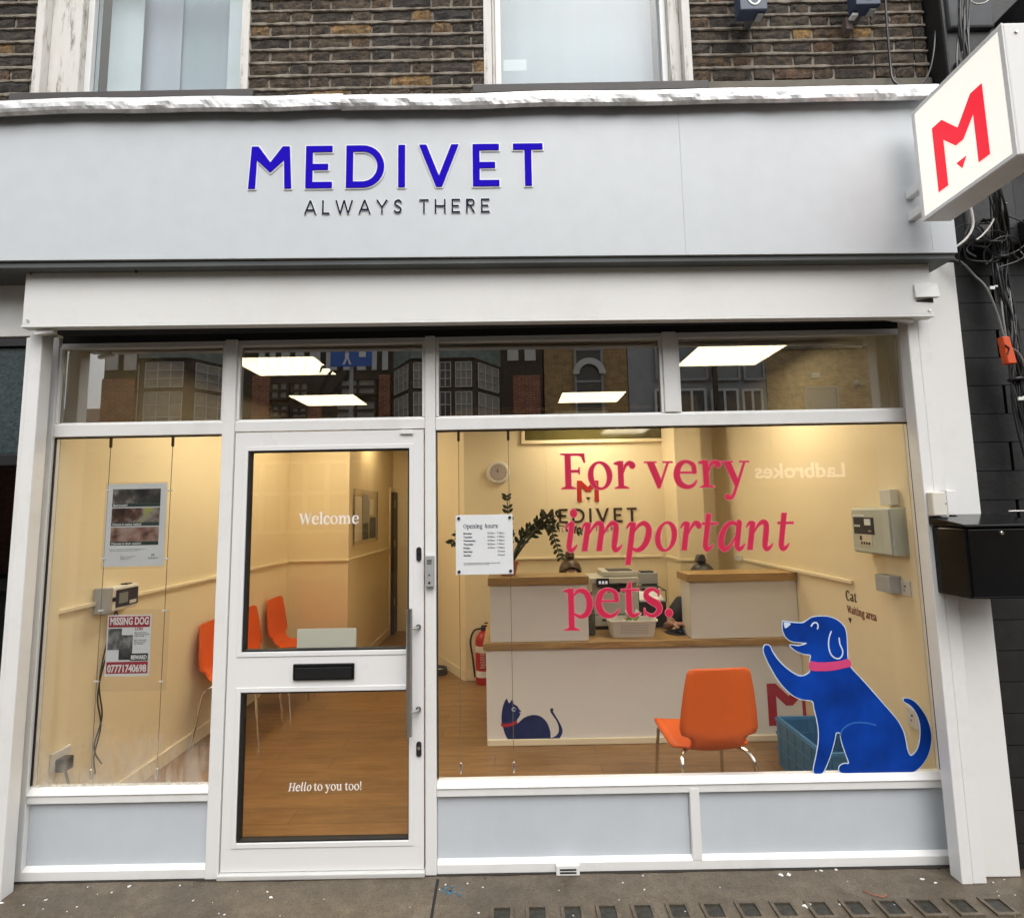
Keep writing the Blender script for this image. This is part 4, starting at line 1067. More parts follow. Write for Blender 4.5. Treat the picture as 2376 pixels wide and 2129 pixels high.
# cables
random.seed(21)
cb = thing("cable_bundle", "tangled bundle of black cables hanging down the black wall", "cables", PY(2300, 700, -.12))
spine = [(2238, -30), (2232, 60), (2240, 150), (2262, 260), (2290, 380), (2318, 470), (2322, 560), (2326, 640), (2345, 740), (2356, 830), (2368, 930), (2392, 1060), (2420, 1180)]
for i in range(26):
    ph = random.random()*6; amp = random.uniform(4, 22); st = random.choice([0, 0, 0, 3, 4, 5]); en = random.choice([13, 13, 13, 12, 10])
    pts = []
    for k, (u, v) in enumerate(spine[st:en]):
        pts.append(PY(u + amp*math.sin(ph + k*.9) + random.gauss(0, 3), v + random.gauss(0, 6), -.10 - .05*random.random() - (.12 if v < 500 else 0)))
    MB().tube(catmull(pts, 4), random.uniform(.0025, .005), 6).build("cable", M['cable'] if random.random() < .8 else M['cable_grey'], cb, smooth=True)
for i in range(9):   # loops under the light box
    c = PY(random.uniform(2235, 2330), random.uniform(505, 590), -.16); r = random.uniform(.05, .13); ph = random.random()*6
    pts = [c + Vector((r*math.cos(ph+a_*.7), random.uniform(-.03, .03), r*.8*math.sin(ph+a_*.7)-.02*a_*.2)) for a_ in range(8)]
    MB().tube(catmull(pts, 4), random.uniform(.003, .005), 6).build("cable_loop", M['cable'], cb, smooth=True)
for v in (600, 880): 
    c = PY(2323 if v == 600 else 2358, v, -.14); MB().lathe([(.03, -.006), (.034, 0), (.03, .006)], c, 12).build("cable_tie", M['cable'], cb, smooth=True)
def cable(lab, mt, pts, r, y, nm="cable"):
    o = MB().tube(catmull([PY(u, v, y + d) for u, v, d in pts], 6), r, 8).build(nm, mt, None, smooth=True); return tag(o, lab, "cable")
cable("thin grey cable curving down from the pilaster top to the orange clip", M['cable_grey'], [(2160, 601, .06), (2222, 604, 0), (2262, 640, 0), (2290, 670, -.02), (2315, 730, -.02), (2328, 775, -.02), (2345, 805, -.02), (2362, 818, -.02), (2376, 845, -.02), (2400, 930, 0)], .0045, -.14)
cable("pale cable loop hanging beneath the light box sign", M['cable_white'], [(2252, 480, 0), (2258, 520, 0), (2245, 550, 0), (2215, 575, 0), (2175, 597, .05), (2150, 601, .1)], .0055, -.22)
cable("short white cable curl hanging near the cable bundle", M['cable_white'], [(2300, 470, 0), (2311, 490, 0), (2300, 520, 0), (2280, 545, 0), (2266, 556, 0)], .004, -.22)
cable("white wire loop at the top right corner", M['cable_white'], [(2235, -40, 0), (2250, 0, 0), (2268, 10, 0), (2290, 4, 0), (2310, -20, 0)], .004, -.2)
cable("black cable running down the brick wall to the ledge", M['cable'], [(2052, -40, 0), (2058, 60, 0), (2066, 150, 0), (2072, 185, -.02), (2090, 200, -.04), (2120, 210, -.06), (2170, 215, -.08), (2230, 200, -.05)], .006, -.03)
cable("thin black cable lying along the concrete band", M['cable'], [(1880, 234, .0), (1960, 224, 0), (2060, 217, 0), (2130, 214, -.02), (2190, 222, -.04)], .004, -.05)
cable("black cable crossing from the ledge up to the pilaster", M['cable'], [(2085, 232, -.03), (2120, 212, -.03), (2150, 180, -.03), (2165, 130, -.03), (2170, 60, 0), (2168, -30, 0)], .005, -.04)
A = PY(2338, 805, -.17)
ot = thing("orange_clip", "bright orange plastic cable clip on the black wall", "clip", A)
q = MB(); p0 = PY(2329, 782, -.17); p1 = PY(2345, 844, -.17); d = p1 - p0
for (f0, f1, w_) in ((0, .42, .017), (.40, 1, .020)):
    a_, b_2 = p0 + d*f0, p0 + d*f1
    q.hexa([b_2+Vector((-w_,-.012,0)), b_2+Vector((w_,-.012,0)), b_2+Vector((w_,.02,0)), b_2+Vector((-w_,.02,0)), a_+Vector((-w_,-.012,0)), a_+Vector((w_,-.012,0)), a_+Vector((w_,.02,0)), a_+Vector((-w_,.02,0))])
q.build("clip_body", M['orange_tag'], ot, bevel=.003)
MB().tube([PY(2332, 800, -.185), PY(2342, 808, -.185), PY(2338, 822, -.185)], .003, 6).build("clip_wire", M['cable'], ot, smooth=True)
for i, (u, v) in enumerate(((2302, 668), (2368, 925))):
    c = PY(u, v, -.16); t = MB().box(c.x-.012, c.x+.012, c.y-.004, c.y+.004, c.z-.008, c.z+.008).box(c.x+.010, c.x+.028, c.y-.003, c.y+.003, c.z+.004, c.z+.012)
    tag(t.build("cable_label", M['white_vinyl'], None, bevel=.002), ["small white cable label on the grey cable near the bundle top", "small white cable label low on the bundle at the right edge"][i], "label")
A = PY(2165, 170, -.02)

# ================================================================== LEFT NEIGHBOUR
ln = thing("neighbour_shopfront", "dark neighbouring shopfront with teal panel at the left edge", "shopfront", (-3.0, 0, 0))
box("white_board", M['white_box'], ln, -3.6, -2.405, -.06, .05, 2.645, 2.92, .004)
box("panel_frame", M['black'], ln, -3.6, -2.405, -.05, .05, 2.60, 2.642)
box("teal_panel", M['teal_tile'], ln, -3.6, -2.425, -.03, .05, 2.05, 2.598, .004)
box("panel_rail", M['black'], ln, -3.6, -2.425, -.045, .05, 1.99, 2.048, .004)
box("frame_post", M['black'], ln, -2.425, -2.400, -.05, .05, .0, 2.598, .003)
box("dark_glazing", glass('dark_neighbour_glass', .06, (.25, .25, .25)), ln, -3.6, -2.48, -.006, .0, .3, 1.985)
box("stall_riser", M['black_paint'], ln, -3.6, -2.426, -.04, .05, .0, .3, .005)
box("wooden_panel", M['oak'], ln, -2.56, -2.47, .01, .03, 1.62, 1.95, .004)
box("room_dark", M['gasket'], ln, -3.6, -2.43, .6, .62, .0, 2.6)
for z in (2.06, 1.30): box("hinge_bracket", M['steel'], ln, -2.44, -2.405, -.075, -.05, z-.03, z+.03, .004)
# ================================================================== INTERIOR: shell of the room
FZ, CZ = .06, 2.80
LW, RW, BW = -2.385, 2.072, 2.72
struct(box("floor", M['floor'], None, -2.6, 2.3, .051, 5.2, -.05, FZ))
ce = struct(box("ceiling", M['ceiling'], None, -2.6, 2.3, .052, 5.2, CZ, CZ+.1))
def rail(par, x0, x1, y0, y1, z=1.24): return box("dado_rail", M['trim'], par, x0, x1, y0, y1, z-.012, z+.012, .004)
def skirt(par, x0, x1, y0, y1): return box("skirting", M['trim'], par, x0, x1, y0, y1, FZ, .155, .004)
wl = struct(box("wall_left", M['cream'], None, LW-.15, LW, .052, 2.92, FZ, CZ)); rail(wl, LW, LW+.018, .053, 2.90); skirt(wl, LW, LW+.014, .053, 2.90)
wn = struct(box("wall_nib", M['cream'], None, LW-.15, -1.745, 2.921, 5.0, FZ, CZ)); rail(wn, LW+.02, -1.727, 2.902, 2.920); rail(wn, -1.744, -1.727, 2.921, 4.70); skirt(wn, -1.744, -1.731, 2.921, 4.70); skirt(wn, LW+.015, -1.73, 2.907, 2.920)
we = struct(box("wall_corridor_end", M['cream'], None, -1.744, -.80, 4.95, 5.1, FZ, CZ)); rail(we, -1.60, -.80, 4.932, 4.949)
wr = struct(box("wall_right", M['cream'], None, RW, RW+.15, .052, BW, FZ, CZ)); rail(wr, RW-.018, RW, .62, BW-.62, 1.25)
wb = struct(box("wall_back", M['cream'], None, -.50, RW+.15, BW, BW+.12, FZ, CZ)); rail(wb, -.50, 1.50, BW-.018, BW); skirt(wb, -.50, RW, BW-.014, BW)
wp = struct(MB().hexa([(-.50,BW,FZ),(-.50,BW+.12,FZ),(-.80,4.95,FZ),(-.95,3.5,FZ),(-.50,BW,CZ),(-.50,BW+.12,CZ),(-.80,4.95,CZ),(-.95,3.5,CZ)]).build("wall_corridor_side", M['cream'], None))
MB().hexa([(-.515,BW-.004,FZ),(-.50,BW-.016,FZ),(-.952,3.497,FZ),(-.966,3.49,FZ),(-.515,BW-.004,.155),(-.50,BW-.016,.155),(-.952,3.497,.155),(-.966,3.49,.155)]).build("skirting", M['trim'], wp)
col_ = struct(box("wall_column", M['cream'], None, 1.55, 1.80, 2.30, BW-.001, FZ, CZ)); rail(col_, 1.55, 1.80, 2.282, 2.299); rail(col_, 1.532, 1.549, 2.282, BW-.02)
wf = struct(box("wall_above_frame", M['cream'], None, -2.55, 2.25, .052, .12, 2.661, CZ-.001))
box("wall_reveal", M['trim'], wl, LW, -2.337, .052, .11, FZ, 2.66); 
box("wall_reveal", M['trim'], wr, 2.03, RW, .052, .09, FZ, 2.66)
# panel moulding on the left wall of the corridor and door
dr = thing("inner_door", "dark brown door standing ajar at the corridor end", "door", (-1.70, 4.7, FZ))
box("door_leaf", paint('dark_door', (.055, .035, .02), .5), dr, -1.715, -1.675, 4.71, 4.94, FZ+.005, 2.02, .003)
box("door_frame", M['trim'], dr, -1.744, -1.722, 4.705, 4.948, FZ, 2.08, .003)
for z in (.5, 1.3, 1.85): box("hinge", M['steel'], dr, -1.674, -1.664, 4.72, 4.74, z-.05, z+.05)

# ceiling light panels
LPN = [("left front", -1.925, -1.335, .815, 1.285), ("left rear", -2.005, -1.415, 1.95, 2.42), ("right rear", .470, 1.060, 2.03, 2.50), ("right front", 1.256, 1.856, .755, 1.235)]
for nm, x0, x1, y0, y1 in LPN:
    t = thing("ceiling_light", f"square lit ceiling panel, {nm} of the four in the room", "ceiling light", ((x0+x1)/2, (y0+y1)/2, CZ-.02), "ceiling light panels")
    q = MB(); q.box(x0-.012, x0, y0-.012, y1+.012, CZ-.014, CZ-.001); q.box(x1, x1+.012, y0-.012, y1+.012, CZ-.014, CZ-.001); q.box(x0, x1, y0-.012, y0, CZ-.014, CZ-.001); q.box(x0, x1, y1, y1+.012, CZ-.014, CZ-.001)
    q.build("frame", M['ceiling'], t); box("diffuser", M['lightpanel'], t, x0+.001, x1-.001, y0+.001, y1-.001, CZ-.010, CZ-.002)
t = thing("downlight", "round lit downlight in the corridor ceiling", "ceiling light", (-1.56, 3.62, CZ-.03))
MB().lathe([(.10, -.012), (.11, -.001)], (-1.56, 3.62, CZ), 20).build("bezel", M['alu'], t); MB().lathe([(.085, -.016), (.085, -.0125)], (-1.56, 3.62, CZ), 20).build("lens", M['downlight'], t)

# high internal window on the back wall
A, B = PY(1210, 1030, BW-.02), PY(1550, 1022, BW-.02)
iw = thing("internal_window", "long shallow internal window high on the back wall", "window", ((A.x+B.x)/2, BW-.02, A.z))
q = MB(); q.box(A.x, B.x, BW-.03, BW-.001, A.z, A.z+.035); q.box(A.x, B.x, BW-.03, BW-.001, CZ-.04, CZ-.005); q.box(A.x, A.x+.035, BW-.03, BW-.001, A.z+.035, CZ-.04); q.box(B.x-.035, B.x, BW-.03, BW-.001, A.z+.035, CZ-.04)
q.build("frame", M['cream'], iw, bevel=.003)
box("pane", paint('olive_window_glass', (.10, .085, .03), .05, .1, 2, 0), iw, A.x+.036, B.x-.036, BW-.012, BW-.006, A.z+.036, CZ-.041)

# ================================================================== COUNTER
ct = thing("reception_counter", "white reception counter with oak worktop and two raised ends", "counter", (.92, 1.5, FZ))
CX0, CX1, CY = -.215, RW-.003, 1.272
box("front_panel", M['counter'], ct, CX0, CX1, CY, CY+.03, FZ+.002, .725, .002)
box("side_panel", M['counter'], ct, CX0-.002, CX0+.022, CY+.031, 1.95, FZ+.002, .725, .002)
box("skirting", M['trim'], ct, CX0+.005, CX1, CY-.016, CY-.001, FZ+.002, .105, .004)
box("worktop", M['oak'], ct, CX0-.02, 1.239, CY-.025, 2.02, .727, .772, .003); box("worktop", M['oak'], ct, 1.2395, CX1, CY-.025, 1.60, .727, .772, .003)
box("desk_support", M['counter'], ct, CX0+.03, 1.20, 1.90, 1.95, FZ+.002, .725)
for (x0, x1, x0t, x1t) in ((-.182, .535, -.195, .545), (1.283, CX1, 1.265, CX1)):
    box("raised_panel", M['counter'], ct, x0, x1, CY, CY+.20, .774, 1.178, .003)
    box("raised_ledge", M['oak'], ct, x0t, x1t, CY-.02, CY+.23, 1.180, 1.236, .003)
A, B = PY(1785, 1683, CY-.001), PY(1885, 1684, CY)
mw = B.x - A.x; mh = PY(1785, 1585, CY).z - A.z
shape("counter_logo", [sc2(LOGO_M, mw, mh)], (A.x, CY-.0015, A.z), M['red_dark'], ct, .002); shape("counter_logo_triangle", [sc2(LOGO_T, mw, mh)], (A.x, CY-.0015, A.z), M['red_dark'], ct, .002)
CATP = [(635,955),(637,940),(660,930),(692,928),(670,880),(655,825),(645,790),(643,740),(650,680),(665,628),(685,596),(700,626),(712,628),(728,605),(745,640),(770,655),(785,680),(795,690),(804,700),(795,722),(785,745),(768,772),(775,795),(820,755),(870,733),(920,728),(970,745),(1010,785),(1032,835),(1042,880),(1044,912),(1080,900),(1105,870),(1108,830),(1095,785),(1070,745),(1045,710),(1038,685),(1050,672),(1065,680),(1062,700),(1085,740),(1115,790),(1135,835),(1138,870),(1120,910),(1090,940),(1050,950),(980,953),(900,954),(780,955),(700,955)]
K0 = (980, 1450, .2856); CYc = CY - .0015
traced("cat_picture", CATP, *K0, M['catblue'], ct, CYc)
traced("cat_collar", [(640,795),(660,798),(700,795),(740,784),(765,773),(771,795),(740,810),(700,823),(660,824),(643,820)], *K0, M['red_dark'], ct, CYc, 0, -.001)
traced("cat_eye", [(742+16*math.cos(a_), 682+18*math.sin(a_)) for a_ in [2*PI*k/12 for k in range(12)]], *K0, M['pale_line'], ct, CYc, 0, -.001)
traced("cat_pupil", [(747+9*math.cos(a_), 682+10*math.sin(a_)) for a_ in [2*PI*k/10 for k in range(10)]], *K0, M['catblue'], ct, CYc, 0, -.0018)
traced("cat_nose", [(786,704),(803,698),(799,716)], *K0, M['pale_line'], ct, CYc, 0, -.001, smooth=False)

# ------------------------------------------------------------------ wall lettering and clock
by = BW - .002
lgw = thing("wall_logo", "red letter and dark shop name mounted on the back wall", "wall sign", (.75, by, 1.4))
A, B = PY(1340, 1164, by), PY(1390, 1164, by); mh = PY(1340, 1115, by).z - A.z
shape("logo_letter", [sc2(LOGO_M, B.x-A.x, mh)], (A.x, by-.004, A.z), flat('wall_red', (.46,.010,.012), .5), lgw, .006); shape("logo_triangle", [sc2(LOGO_T, B.x-A.x, mh)], (A.x, by-.004, A.z), M['dark_letter'], lgw, .006)
A, B, T = PY(1254, 1214, by), PY(1478, 1212, by), PY(1254, 1181, by)
word("shop_name", "MEDIVET", SANS, (T.z-A.z)/100, A+Vector((0,-.004,0)), M['dark_letter'], lgw, .006, 34, width=B.x-A.x)
A, B, T = PY(1290, 1234, by), PY(1436, 1232, by), PY(1290, 1224, by)
word("tagline", "ALWAYS THERE", SANS_L, (T.z-A.z)/100, A+Vector((0,-.002,0)), M['dark_letter'], lgw, .002, 46, width=B.x-A.x, res=3)
c = PY(1156, 1096, BW-.03); R_ = .118
ck = thing("wall_clock", "round white wall clock high on the back wall", "clock", (c.x, BW-.02, c.z-R_))
MB().lathe([(R_*.72, -.040), (R_*.8, -.046), (R_*.95, -.040), (R_, -.02), (R_, -.001)], (c.x, BW, c.z), 32, 'y').build("rim", M['off_white'], ck, smooth=True)
MB().lathe([(R_*.74, -.0415), (R_*.74, -.0405)], (c.x, BW, c.z), 32, 'y').build("dial", flat('dial', (.46,.40,.38), .5), ck)
for k in range(12):
    a_ = 2*PI*k/12; x, z = c.x + R_*.62*math.sin(a_), c.z + R_*.62*math.cos(a_); box("hour_mark", M['dark_letter'], ck, x-.003, x+.003, BW-.0425, BW-.0418, z-.004, z+.004)
for a_, l, w_, nm in ((math.radians(-32), .034, .004, "hour_hand"), (math.radians(-6), .05, .003, "minute_hand")):
    d = Vector((math.sin(a_), 0, math.cos(a_))); n = Vector((d.z, 0, -d.x)) * w_; o_ = Vector((c.x, BW-.0445, c.z))
    MB().prism([o_ - n, o_ + n, o_ + d*l + n*.5, o_ + d*l - n*.5], (0, .001, 0)).build(nm, M['dark_letter'], ck)
# lettering on the right wall
A = PX(1960, 1382, RW-.002); B = PX(1984, 1384, RW-.002)
rx = dict(ex=(0, -1, 0), ey=(0, 0, 1))
tw = thing("waiting_area_lettering", "brown waiting area lettering with arrow on the right wall", "wall sign", (RW-.002, .6, 1.0))
word("lettering", "Cat", SER, .00043, (RW-.0015, .708, 1.132), M['dark_letter'], tw, .002, width=.105, res=2.5, **rx)
word("lettering", "Waiting area", SER, .00034, (RW-.0015, .706, 1.055), flat('rust_vinyl', (.22,.07,.03), .5), tw, .002, width=.265, res=2.5, **rx)
shape("arrow", [[(0, .03), (.032, .03), (.016, 0)]], (RW-.0015, .700, .995), M['dark_letter'], tw, .002, **rx)

# ------------------------------------------------------------------ chairs
def make_chair(label):
    t = thing("orange_chair", label, "chair", (0, 0, 0), "orange waiting room chairs")
    prof = [(-.215,.432,.175),(-.205,.446,.192),(-.16,.45,.2),(-.05,.445,.206),(.06,.437,.208),(.105,.434,.205),(.125,.434,.192),(.135,.435,.150),(.16,.440,.140),(.185,.452,.137),(.203,.475,.137),(.214,.502,.140),(.218,.518,.152),(.221,.530,.190),(.226,.56,.2),(.238,.65,.192),(.250,.75,.178),(.260,.83,.163),(.263,.852,.152),(.264,.860,.125)]
    q = MB(); nu = 10
    vs = [(hw*(2*i/nu-1), y + .012*(1-(2*i/nu-1)**2)*(1 if z > .5 else 0), z - .012*(1-(2*i/nu-1)**2)*(1 if z < .46 else 0)) for (y, z, hw) in prof for i in range(nu+1)]
    fs = [(j*(nu+1)+i, j*(nu+1)+i+1, (j+1)*(nu+1)+i+1, (j+1)*(nu+1)+i) for j in range(len(prof)-1) for i in range(nu)]
    q.add(vs, fs)
    o = q.build("shell", M['orange'], t, smooth=True, local=True)
    s = o.modifiers.new("thick", 'SOLIDIFY'); s.thickness = .011; s.offset = 0
    for sx in (-1, 1):
        MB().tube(catmull([(sx*.10,.09,.415),(sx*.15,.14,.418),(sx*.178,.185,.40),(sx*.188,.215,.33),(sx*.205,.27,.0)], 5), .0095, 8).build("leg", M['chrome'], t, smooth=True, local=True)
        MB().tube(catmull([(sx*.10,-.06,.418),(sx*.15,-.12,.424),(sx*.175,-.165,.41),(sx*.183,-.18,.36),(sx*.20,-.22,.0)], 5), .0095, 8).build("leg", M['chrome'], t, smooth=True, local=True)
    MB().tube([(-.10,.09,.415),(.10,.09,.415)], .0095, 8).tube([(-.10,-.06,.418),(.10,-.06,.418)], .0095, 8).tube([(-.08,.09,.415),(-.08,-.06,.418)], .008, 8).tube([(.08,.09,.415),(.08,-.06,.418)], .008, 8).build("seat_frame", M['chrome'], t, smooth=True, local=True)
    return t
ch0 = make_chair("orange chair seen from behind, close to the main window")
ch0.location = (1.00, .345, FZ); ch0.rotation_euler = (0, 0, PI + math.radians(3))
for y, lab in ((1.50, "orange chair against the left wall, nearest the window"), (2.03, "orange chair against the left wall, middle of the three"), (2.56, "orange chair against the left wall, nearest the corridor")):
    c_ = copy_tree(ch0); c_["label"] = lab; c_.location = (-2.08, y, FZ); c_.rotation_euler = (0, 0, PI/2)

# ------------------------------------------------------------------ plant, extinguisher, crate
A = PZ(1180, 1333, 1.236); px_, py_ = -.045, 1.40
pl = thing("potted_plant", "dark leafy potted plant on the raised left end of the counter", "plant", (px_, py_, 1.237))
MB().lathe([(.055, 0), (.072, .075), (.080, .078), (.080, .098), (.070, .098), (.066, .085)], (px_, py_, 1.2375), 24).build("pot", M['terracotta'], pl, smooth=True)
random.seed(4)
def zz_stem(tip, mid, n):
    base = Vector((px_ + random.uniform(-.02, .02), py_ + random.uniform(-.02, .02), 1.315))
    path = catmull([base, Vector(mid), Vector(tip)], 10)
    q = MB().tube(path, [.011*(1-.75*i/(len(path)-1)) for i in range(len(path))], 6); st_ = q.build("stalk", M['stem'], pl, smooth=True)
    lf = MB()
    for i in range(n):
        f = .38 + .62*i/(n-1); k = min(int(f*(len(path)-1)), len(path)-2); p = path[k]; d = (path[k+1]-p).normalized()
        for s in (-1, 1):
            side = d.cross(Vector((0, 1, 0))).normalized()*s; L = .075*(1-.35*f)*random.uniform(.8, 1.15)
            ax = (side*.8 + d*.65 + Vector((0, random.uniform(-.5, .5), 0))).normalized(); nrm = ax.cross(d).normalized(); wv = (nrm.cross(ax)).normalized()*L*.24
            up = nrm*L*.05
            lf.add([p, p+ax*L*.35+wv+up, p+ax*L*.7+wv*.8+up, p+ax*L, p+ax*L*.7-wv*.8+up, p+ax*L*.35-wv+up, p+ax*L*.5-up], [(0,1,6),(1,2,6),(2,3,6),(3,4,6),(4,5,6),(5,0,6)])
    lf.build("leaves", M['leaf'], st_, smooth=True, fix=False)
T = lambda u, v, y=1.40: PY(u, v, y)
zz_stem(T(1176, 1148), T(1180, 1240, 1.42), 9)
zz_stem(T(1302, 1298, 1.34), T(1262, 1215, 1.36), 12)
zz_stem(T(1350, 1232, 1.5), T(1262, 1222, 1.46), 11)
zz_stem(T(1045, 1262, 1.40), T(1105, 1215, 1.40), 9)
zz_stem(T(1090, 1330, 1.34), T(1120, 1245, 1.36), 8)
zz_stem(T(1262, 1195, 1.5), T(1215, 1240, 1.45), 9)
zz_stem(T(1300, 1190, 1.44), T(1230, 1235, 1.42), 9)
fx, fy = -.335, 2.40
A = PZ(1100, 1580, FZ); fx, fy = A.x + .10, A.y - .05
fe = thing("fire_extinguisher", "red fire extinguisher standing beside the left end of the counter", "fire extinguisher", (fx, fy, FZ))
MB().lathe([(.078, .0), (.080, .02), (.080, .40), (.07, .44), (.04, .475), (.022, .485), (.022, .50)], (fx, fy, FZ+.001), 24).build("cylinder", M['ext_red'], fe, smooth=True)
MB().lathe([(.081, .30), (.081, .36)], (fx, fy, FZ), 24).build("cream_band", M['off_white'], fe, smooth=True); MB().lathe([(.081, .07), (.081, .13)], (fx, fy, FZ), 24).build("label_band", M['white_vinyl'], fe, smooth=True)
q = MB(); q.box(fx-.025, fx+.025, fy-.02, fy+.02, FZ+.50, FZ+.53); q.box(fx-.02, fx+.085, fy-.008, fy+.008, FZ+.532, FZ+.548); q.box(fx+.01, fx+.09, fy-.008, fy+.008, FZ+.562, FZ+.574); q.build("valve_lever", M['dark_plastic'], fe, bevel=.003)
MB().tube(catmull([(fx-.025, fy, FZ+.515), (fx-.09, fy-.02, FZ+.50), (fx-.125, fy-.02, FZ+.40), (fx-.105, fy-.02, FZ+.24), (fx-.085, fy-.01, FZ+.06)], 6), .010, 8).build("hose", M['dark_plastic'], fe, smooth=True)
for k in range(6): small("print", "FOAM SPRAY"[k:k+5], .02, M['white_vinyl'], fe, (fx-.03, fy-.0815, FZ+.28-k*.024), width=.05)
A = PZ(1862, 1790, FZ)
cr = thing("blue_crate", "blue plastic folding crate on the floor behind the dog picture", "crate", (1.86, .66, FZ))
cx0, cx1, cy0, cy1 = 1.69, 2.03, .40, .93; ch_ = .30
box("crate_base", M['crate'], cr, cx0, cx1, cy0, cy1, FZ+.001, FZ+.02)
for (x0, x1, y0, y1, nm) in ((cx0, cx0+.018, cy0, cy1, "crate_side"), (cx1-.018, cx1, cy0, cy1, "crate_side"), (cx0+.019, cx1-.019, cy0, cy0+.018, "crate_end"), (cx0+.019, cx1-.019, cy1-.018, cy1, "crate_end")):
    s_ = box(nm, M['crate'], cr, x0, x1, y0, y1, FZ+.021, FZ+ch_, .003)
    for zz_ in (.10, .19, .275): box("rib", M['crate'], s_, x0-.005, x1+.005, y0-.005, y1+.005, FZ+zz_, FZ+zz_+.014)
    L_ = (y1-y0) if nm == "crate_side" else (x1-x0)
    for k in range(6):
        f = (k+.5)/6
        if nm == "crate_side": box("rib", M['crate'], s_, x0-.004, x1+.004, y0+L_*f-.005, y0+L_*f+.005, FZ+.03, FZ+ch_-.012)
        else: box("rib", M['crate'], s_, x0+L_*f-.005, x0+L_*f+.005, y0-.004, y1+.004, FZ+.03, FZ+ch_-.012)

# ------------------------------------------------------------------ things on the worktop
WZ = .773
pr = thing("printer", "beige multifunction printer with small screen on the worktop", "printer", (.80, 1.72, WZ))
x0, x1, y0 = .60, .985, 1.60; y1 = 1.93
box("body", M['printer_grey'], pr, x0+.015, x1, y0, y1, WZ+.03, WZ+.29, .006); box("foot", M['dark_plastic'], pr, x0+.03, x1-.02, y0+.02, y1, WZ+.001, WZ+.03)
box("output_tray", M['dark_plastic'], pr, x0+.09, x1-.09, y0+.01, y1-.04, WZ+.291, WZ+.335); box("side_block", M['printer_grey'], pr, x0+.015, x0+.088, y0, y1, WZ+.291, WZ+.36, .004); box("side_block", M['printer_grey'], pr, x1-.088, x1, y0+.04, y1, WZ+.291, WZ+.36, .004)
box("scanner", M['printer_grey'], pr, x0, x1+.005, y0-.02, y1, WZ+.361, WZ+.405, .006); box("document_feeder", M['printer_grey'], pr, x0+.11, x1, y0+.03, y1-.01, WZ+.406, WZ+.45, .01); box("paper_guide", M['dark_plastic'], pr, x0+.16, x1-.03, y0+.05, y0+.22, WZ+.451, WZ+.457)
box("control_screen", M['dark_plastic'], pr, x0+.05, x0+.15, y0-.034, y0-.021, WZ+.335, WZ+.405, .003); scm = emit('printer_screen', (.45, .55, .7), .35)
for k in range(3): box("screen_icon", scm, pr, x0+.066+k*.026, x0+.084+k*.026, y0-.0355, y0-.0345, WZ+.362, WZ+.385)
box("drawer_gap", M['dark_plastic'], pr, x0+.02, x1-.005, y0-.002, y0-.0005, WZ+.118, WZ+.122); box("drawer_handle", M['dark_plastic'], pr, x0+.09, x0+.15, y0-.003, y0-.0005, WZ+.07, WZ+.085)
bk = thing("white_basket", "white perforated plastic basket holding packets on the worktop", "basket", (.76, 1.42, WZ))
bx0, bx1, by0, by1, bh = .700, 1.055, 1.325, 1.50, .125
def ring_pts(in_, z, fl_=0.0, n=6):
    pts = []; r = .035
    for (cx, cy, a0) in ((bx1-r-in_, by1-r-in_, 0), (bx0+r+in_, by1-r-in_, PI/2), (bx0+r+in_, by0+r+in_, PI), (bx1-r-in_, by0+r+in_, 1.5*PI)):
        for k in range(n): a_ = a0 + PI/2*k/(n-1); pts.append((cx + (r+fl_)*math.cos(a_), cy + (r+fl_)*math.sin(a_), z))
    return pts
rows = [ring_pts(.02, WZ+.001), ring_pts(.002, WZ+bh-.012), ring_pts(0, WZ+bh-.012, .008), ring_pts(0, WZ+bh, .008), ring_pts(.004, WZ+bh), ring_pts(.024, WZ+.006)]
q = MB(); n_ = len(rows[0]); q.add([p for r in rows for p in r], [(j*n_+i, j*n_+(i+1)%n_, (j+1)*n_+(i+1)%n_, (j+1)*n_+i) for j in range(len(rows)-1) for i in range(n_)] + [tuple(range(n_-1,-1,-1)), tuple((len(rows)-1)*n_+i for i in range(n_))])
q.build("tub", M['off_white'], bk, smooth=True)
hm = MB().box(-.004, .004, -.002, .002, -.0018, .0018).data("hole"); hm.materials.append(flat('hole_grey', (.22,.21,.18), .8)); ho = MB()
for r in range(6):
    for k in range(18):
        x = bx0+.085 + k*.0115; z = WZ+.03+r*.0125; y = by0+.02-.018*(z-WZ)/bh-.0012; ho.box(x-.0035, x+.0035, y-.001, y+.001, z-.0018, z+.0018)
tag(ho.build("perforations", flat('hole_grey2', (.22,.21,.18), .8), bk), kind="stuff")
for i, (x, y, r_, lab, cc) in enumerate(((.86, 1.42, .7, "white packet with green label standing in the basket", (.20,.34,.07)), (.91, 1.43, -.5, "white and green packet leaning right in the basket", (.12,.30,.05)), (.80, 1.41, 1.2, "pale cardboard packet lying low in the basket", (.5,.40,.25)))):
    t = thing("packet", lab, "packet", (x, y, WZ+.075)); t.rotation_euler = (0, r_, .3*i)
    MB().box(-.022, .022, -.012, .012, 0, .13).build("carton", M['white_vinyl'], t, local=True, bevel=.002); MB().box(-.0225, .0225, -.0125, .0125, .05, .10).build("band", flat('packet_band_%d' % i, cc, .5), t, local=True)
bt = thing("glass_bottle", "patterned dark bottle at the left of the worktop gap", "bottle", (.580, 1.46, WZ))
MB().lathe([(.030, 0), (.034, .01), (.034, .15), (.028, .19), (.014, .23), (.013, .29)], (.580, 1.46, WZ+.001), 20).build("bottle_body", paint('bottle_pattern', (.07,.075,.05), .3, .9, 60, .1), bt, smooth=True)
MB().lathe([(.015, .29), (.015, .315)], (.580, 1.46, WZ+.001), 14).build("cap", M['dark_plastic'], bt, smooth=True)
